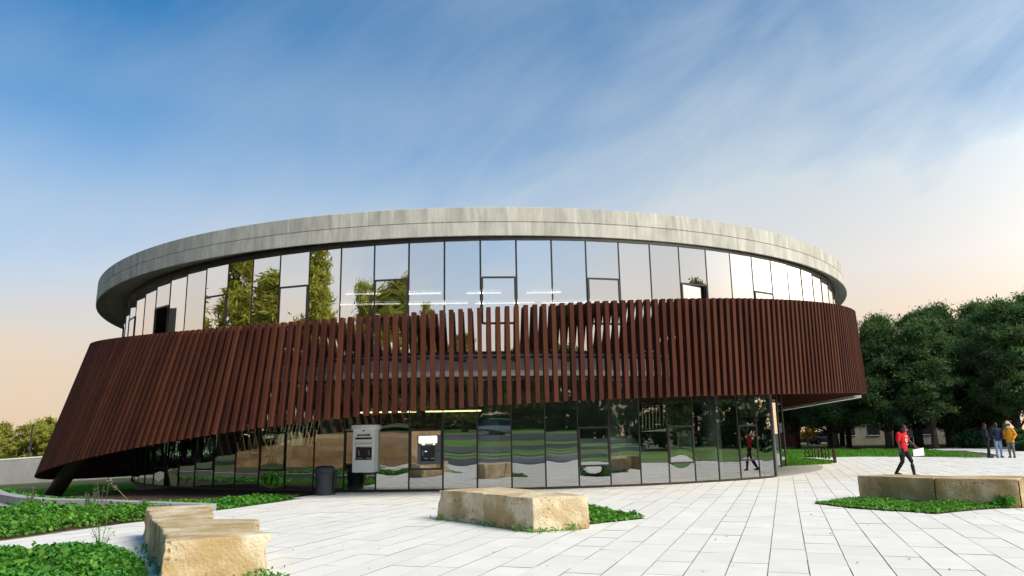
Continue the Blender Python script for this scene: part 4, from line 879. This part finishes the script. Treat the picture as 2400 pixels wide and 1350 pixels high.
# ================================================================== PEOPLE
def ell(mb,c,r,seg=10,rings=6):
    b=len(mb.v); c=Vector(c)
    for i in range(1,rings):
        t=PI*i/rings
        for j in range(seg): q=2*PI*j/seg; mb.v.append((c.x+r[0]*math.sin(t)*math.cos(q),c.y+r[1]*math.sin(t)*math.sin(q),c.z+r[2]*math.cos(t)))
    mb.v+=[(c.x,c.y,c.z+r[2]),(c.x,c.y,c.z-r[2])]; n=len(mb.v)
    for i in range(rings-2):
        for j in range(seg): a=b+i*seg+j;e=b+i*seg+(j+1)%seg; mb.f.append((a,a+seg,e+seg,e)); mb.m.append(0)
    for j in range(seg):
        mb.f.append((n-2,b+j,b+(j+1)%seg)); mb.m.append(0); l=b+(rings-2)*seg; mb.f.append((n-1,l+(j+1)%seg,l+j)); mb.m.append(0)
def stack(mb,secs,seg=16):           # elliptical cross-sections (x,y,z,rx,ry) joined upwards
    b=len(mb.v)
    for x,y,z,rx,ry in secs:
        for j in range(seg): q=2*PI*j/seg; mb.v.append((x+rx*math.cos(q),y+ry*math.sin(q),z))
    for k in range(len(secs)-1):
        for j in range(seg): a=b+k*seg+j;e=b+k*seg+(j+1)%seg; mb.f.append((a,e,e+seg,a+seg)); mb.m.append(0)
    mb.f.append(tuple(b+seg-1-j for j in range(seg))); mb.m.append(0); e=b+(len(secs)-1)*seg; mb.f.append(tuple(e+j for j in range(seg))); mb.m.append(0)
def limb(mb,pts,rad):
    mb.tube(pts,rad,10)
    for p,r_ in zip(pts,rad): ell(mb,p,(r_*.99,)*3,10,6)
def fuse(mb,name,mats,parent,vox,smooth=4):
    me=mb.mesh('tmp',mats); o=bpy.data.objects.new('tmp',me); COL.objects.link(o)
    m=o.modifiers.new('r','REMESH'); m.mode='VOXEL'; m.voxel_size=vox; m.use_smooth_shade=True
    s=o.modifiers.new('s','SMOOTH'); s.factor=.5; s.iterations=smooth
    dg=bpy.context.evaluated_depsgraph_get(); me2=bpy.data.meshes.new_from_object(o.evaluated_get(dg)); me2.name=name
    bpy.data.objects.remove(o); bpy.data.meshes.remove(me)
    me2.polygons.foreach_set('use_smooth',[True]*len(me2.polygons)); return link(name,me2,parent)
SKIN=mat('dark_skin',(.075,.036,.022),(.10,.05,.03),rough=.55,scale=8); SKIN2=mat('brown_skin',(.20,.11,.07),(.24,.14,.09),rough=.55,scale=8)
HAIR=mat('black_hair',(.008,.007,.006),(.014,.012,.010),rough=.7,scale=30)
BLACK=cloth('black_cloth',(.012,.012,.014)); SHOE=mat('dark_shoe',(.015,.015,.017),rough=.5)
J0=dict(pelvis=(0,0,.96),chest=(0,0,1.32),neck=(0,0,1.50),head=(0,-.01,1.64),
  hipL=(.085,0,.91),kneeL=(.10,-.03,.50),ankL=(.10,.02,.09),hipR=(-.085,0,.91),kneeR=(-.10,-.03,.50),ankR=(-.10,.02,.09),
  shL=(.175,.01,1.43),elL=(.215,.03,1.15),wrL=(.20,-.06,.92),shR=(-.175,.01,1.43),elR=(-.215,.03,1.15),wrR=(-.20,-.06,.92))
def person(loc,phi,label,skin,top,bottom,shoe=None,long_sleeve=True,coat=0,pose={},vox=.009,height=1.76,mask=None,hood=False,group=None,extra=None,puff=0.0):
    e=empty('person',loc,label,'person',group,phi); s=height/1.76; e.scale=(s,s,s)
    J={k:Vector(v) for k,v in {**J0,**pose}.items()}; pe,ch,ne,he=J['pelvis'],J['chest'],J['neck'],J['head']
    def torso(mb,i,z0=None):
        secs=[(pe.x,pe.y,pe.z-.06,.15+i,.10+i),(pe.x,pe.y,pe.z+.04,.155+i,.105+i)]
        md=pe.lerp(ch,.5); secs+=[(md.x,md.y,md.z,.135+i,.095+i),(ch.x,ch.y,ch.z,.165+i,.108+i),(ch.x,ch.y+.005,ch.z+.09,.165+i,.10+i),(ne.x,ne.y+.005,ne.z-.035,.09+i*.6,.075+i*.6)]
        if z0 is not None: secs=[(pe.x,pe.y,z0,.165+i,.115+i)]+secs
        stack(mb,secs)
    def arm(mb,sd,i,full=True):
        a,b_,c=J['sh'+sd],J['el'+sd],J['wr'+sd]
        if full: limb(mb,[a,a.lerp(b_,.5),b_,b_.lerp(c,.5),c],[.058+i,.050+i,.043+i,.040+i,.030+i*.8])
        else: limb(mb,[a,a.lerp(b_,.35),a.lerp(b_,.72)],[.062+i,.058+i,.056+i])
    def leg(mb,sd,i):
        a,b_,c=J['hip'+sd],J['knee'+sd],J['ank'+sd]; limb(mb,[a,a.lerp(b_,.45),b_,b_.lerp(c,.35),c],[.095+i,.078+i,.058+i,.054+i,.038+i])
    def foot(mb,sd,i):
        c=J['ank'+sd]; f=J.get('toe'+sd,c+Vector((.02 if sd=='L' else -.02,-.16,-.055))); stack_=[c+Vector((0,.035,-.05)),c.lerp(f,.5)+Vector((0,0,-.022)),f]; limb(mb,stack_,[.040+i,.042+i,.034+i]); limb(mb,[c,c+Vector((0,.02,-.045))],[.042+i,.042+i])
    def hand(mb,sd):
        w=J['wr'+sd]; d=(w-J['el'+sd]).normalized(); d=J.get('hand'+sd,d); d=Vector(d).normalized(); side=d.cross(Vector((1,0,0))).normalized(); pn=side.cross(d).normalized(); pc=w+d*.05
        limb(mb,[w,w+d*.035,w+d*.075],[.028,.033,.030])
        for k,(o,l) in enumerate(((-.030,.062),(-.010,.075),(.010,.070),(.029,.055))):
            p=w+d*.085+side*o; q=p+d*l*.55+pn*(.012); limb(mb,[p-d*.02,p,q,q+d*l*.40+pn*.022],[.011,.0108,.0102,.0095])
        p=w+d*.03+side*-.03; limb(mb,[p,p+side*-.026+d*.03,p+side*-.032+d*.06+pn*.01],[.013,.0115,.0105])
    b=MB(); torso(b,0)
    for sd in 'LR': arm(b,sd,0); leg(b,sd,0); foot(b,sd,-.006); hand(b,sd)
    limb(b,[ne+Vector((0,.01,-.08)),ne,ne.lerp(he,.55)],[.075,.056,.056])
    ell(b,he+Vector((0,.005,.02)),(.074,.092,.108),14,10); ell(b,he+Vector((0,-.03,-.05)),(.052,.058,.062),12,8)
    ell(b,he+Vector((0,-.094,-.008)),(.013,.018,.024),8,6)
    for sx in (-1,1): ell(b,he+Vector((sx*.077,.01,-.005)),(.012,.022,.032),8,6)
    body=fuse(b,'body',skin,e,vox)
    for sx in (-1,1): b=MB(); ell(b,he+Vector((sx*.031,-.083,.018)),(.013,.008,.008),8,6); b.build('eye',HAIR,e,True)
    b=MB(); ell(b,he+Vector((0,-.085,-.058)),(.024,.008,.006),8,6); b.build('mouth',mat('lips',(.16,.06,.05),rough=.6),e,True)
    b=MB(); ell(b,he+Vector((0,.022,.050)),(.086,.092,.090),16,12)
    for v in [k for k in range(len(b.v)) if 1]:
        x,y,z=b.v[v]
        if y<he.y-.045 and z<he.z+.065: b.v[v]=(x*.9+he.x*.1,y+.05,max(z,he.z+.05))
    for k in range(30):
        a=rnd.uniform(0,2*PI); t=rnd.uniform(0,1.2); ell(b,he+Vector((.078*math.sin(t)*math.cos(a),.02+.085*math.sin(t)*math.sin(a),.05+.082*math.cos(t))),(.016,)*3,6,4)
    b.build('hair',HAIR,e,True)
    i=.014+puff; b=MB(); torso(b,i,pe.z-.10 if not coat else pe.z-coat)
    for sd in 'LR': arm(b,sd,i*.9,long_sleeve)
    if hood: ell(b,ne+Vector((0,.075,.02)),(.11,.065,.07),12,8)
    garment=fuse(b,'jacket' if long_sleeve else 'shirt',top,e,.011,3)
    b=MB(); stack(b,[(pe.x,pe.y,pe.z-.10,.155,.108),(pe.x,pe.y,pe.z+.03,.158,.11),(pe.x,pe.y,pe.z+.08,.15,.104)])
    for sd in 'LR': leg(b,sd,.010)
    fuse(b,'trousers',bottom,e,.011,3)
    for sd in 'LR': b=MB(); foot(b,sd,.006); fuse(b,'shoe',shoe or SHOE,e,.009,2)
    if mask: b=MB(); ell(b,he+Vector((0,-.052,-.052)),(.056,.05,.045),12,8); b.build('face_mask',mask,e,True)
    if extra: extra(e,J,garment)
    return e
RED=cloth('red_cotton',(.62,.012,.022)); WHITEP=mat('white_print',(.75,.72,.72),rough=.8)
def red_extra(e,J,g):
    ch=J['chest']; dg=g.data
    def surf(x,z):                   # front of the shirt at this height
        best=-.125
        for v in dg.vertices:
            if abs(v.co.x-x)<.02 and abs(v.co.z-z)<.02: best=min(best,v.co.y)
        return best-.004
    def patch(pts,name,m):
        b=MB(); b.poly([(x,surf(x,z),z) for x,z in pts]); return b.build(name,m,e)
    hx,hz=ch.x+.01,ch.z-.10
    hp=[]
    for k in range(22):
        t=2*PI*k/22; hp.append((hx+.0042*16*math.sin(t)**3,hz+.0052*(13*math.cos(t)-5*math.cos(2*t)-2*math.cos(3*t)-math.cos(4*t))))
    hs=[(hx+(x-hx)*.58,hz+.004+(z-hz)*.58) for x,z in hp]
    b=MB(); n=len(hp); Y=[surf(x,z) for x,z in hp]; y0=min(Y)-.002
    for k in range(n):
        q=(k+1)%n; b.quad((hp[k][0],y0,hp[k][1]),(hp[q][0],y0,hp[q][1]),(hs[q][0],y0,hs[q][1]),(hs[k][0],y0,hs[k][1]))
    b.build('heart_print',WHITEP,e)
    b=MB(); b.poly([(x*.75+hx*.25,y0-.001,z) for x,z in [(hx-.03,hz+.02),(hx,hz-.035),(hx+.03,hz+.02),(hx+.012,hz+.03),(hx,hz+.012),(hx-.012,hz+.03)]]); b.build('print_centre',BLACK,e)
    for (x0,z0,w,h_) in ((-.075,.115,.03,.035),(-.035,.12,.028,.03),(.005,.118,.03,.035),(.045,.12,.03,.03),(-.02,-.15,.025,.028),(.012,-.152,.02,.025),(.042,-.15,.03,.025)):
        x,z=hx+x0+.015,hz+z0; yy=y0
        b=MB(); b.poly([(x,yy,z),(x+w,yy,z),(x+w,yy,z+h_*.3),(x+w*.35,yy,z+h_*.4),(x+w*.8,yy,z+h_),(x,yy,z+h_)]); b.build('print_mark',WHITEP,e)
pose_red=dict(pelvis=(0,0,.95),chest=(0,-.02,1.31),neck=(0,-.05,1.49),head=(.01,-.10,1.61),
  hipR=(-.08,0,.90),kneeR=(-.07,.04,.50),ankR=(-.03,.33,.13),hipL=(.08,0,.90),kneeL=(.06,-.20,.52),ankL=(.03,-.27,.09),
  elR=(-.225,.02,1.15),wrR=(-.24,-.03,.90),elL=(.30,-.04,1.19),wrL=(.42,-.16,1.02),handL=(.5,-.3,-.6))
MK=(13.36,25.94,0)
person(MK,R(30),'man in a red printed T-shirt and black trousers walking with a paper in hand',SKIN,RED,BLACK,None,False,0,pose_red,.008,1.76,mat('pink_mask',(.62,.06,.09),rough=.8),False,None,red_extra)
def from_person(v,loc,phi,s=1.0): c,n_=math.cos(phi),math.sin(phi); return (loc[0]+(v[0]*c-v[1]*n_)*s,loc[1]+(v[0]*n_+v[1]*c)*s,loc[2]+v[2]*s)
pp=from_person((.47,-.23,.83),MK,R(30))
b=MB()
for k in range(6):
    x0,x1=-.20+k*.07,-.20+(k+1)*.07; f=lambda x:.012*math.sin(x*12); d=.05
    b.hexa([(x0,f(x0),-.15+.03*x0),(x1,f(x1),-.15+.03*x1),(x1,f(x1)+.004,-.15+.03*x1),(x0,f(x0)+.004,-.15+.03*x0),(x0,f(x0),.09+.15*x0),(x1,f(x1),.09+.15*x1),(x1,f(x1)+.004,.09+.15*x1),(x0,f(x0)+.004,.09+.15*x0)])
o=b.build('paper_sheets',mat('paper',(.74,.74,.80),(.80,.80,.84),rough=.9,scale=3)); o.location=pp; o.rotation_euler=(0,0,R(8)); tag(o,'white paper sheets held by the man in the red T-shirt','paper')
pp=from_person((-.245,-.045,.79),MK,R(30)); b=MB(); b.box((0,0,0),(.012,.07,.14)); o=b.build('mobile_phone',MT['dplastic']); bevel(o,.004); o.location=pp; o.rotation_euler=(.1,0,R(30)); tag(o,'black phone in the lowered hand of the man in red','phone')
NAVY=cloth('navy_jacket',(.018,.028,.065)); JEAN=mat('light_jeans',(.22,.32,.50),(.34,.44,.60),rough=.9,scale=5); YEL=cloth('yellow_jacket',(.68,.30,.012)); GREYT=cloth('grey_trousers',(.16,.155,.16)); DK=cloth('charcoal_coat',(.018,.018,.024)); GRT=cloth('grey_top',(.14,.14,.15)); WM=mat('white_mask',(.7,.72,.72),rough=.8)
hp=dict(elL=(.27,.06,1.17),wrL=(.19,-.09,1.00),elR=(-.27,.06,1.17),wrR=(-.19,-.09,1.00),handL=(-.3,-.3,-.8),handR=(.3,-.3,-.8))
G='people standing together on the right'
person((25.42,40.6,-.005),R(75),'person in a long dark coat, leftmost of the three standing on the right',SKIN,DK,BLACK,None,True,.30,{**hp,'ankL':(.09,-.10,.09),'kneeL':(.09,-.09,.5)},.010,1.82,None,True,G)
person((26.0,40.55,-.005),R(-8),'person in a navy jacket and light blue jeans, middle of the three standing',SKIN,NAVY,JEAN,mat('pale_trainers',(.25,.25,.27),rough=.6),True,.12,hp,.010,1.85,None,False,G,None,.012)
person((26.45,40.2,-.005),R(-55),'person in a bright yellow hooded jacket, rightmost of the three standing',SKIN2,YEL,GREYT,None,True,.16,hp,.010,1.78,WM,True,G,None,.022)
walk=dict(kneeL=(.09,-.16,.51),ankL=(.09,-.24,.09),kneeR=(-.09,.04,.5),ankR=(-.09,.25,.12),elL=(.2,.12,1.17),wrL=(.2,.1,.93),elR=(-.2,-.06,1.16),wrR=(-.2,-.2,.95))
person((32.2,61.2,0),R(170),'distant person in a grey top walking by the pine trunks',SKIN,GRT,BLACK,None,True,.1,walk,.014,1.75,None,False,'people among the trees')
person((32.9,61.6,0),R(165),'distant person in black beside the one in a grey top',SKIN,BLACK,BLACK,None,True,.1,walk,.014,1.75,None,False,'people among the trees')
person((39.9,66.2,0),R(70),'distant person striding past the dark doorway of the pavilion',SKIN2,BLACK,BLACK,None,True,.1,walk,.014,1.72,None,False,'people among the trees')
person((.05,-.62,0),R(180),'person in dark clothes taking the photo, mirrored in the glass',SKIN2,BLACK,DK,None,True,.1,dict(elL=(.24,-.16,1.22),wrL=(.08,-.26,1.42),elR=(-.24,-.16,1.22),wrR=(-.08,-.26,1.42)),.012,1.72)
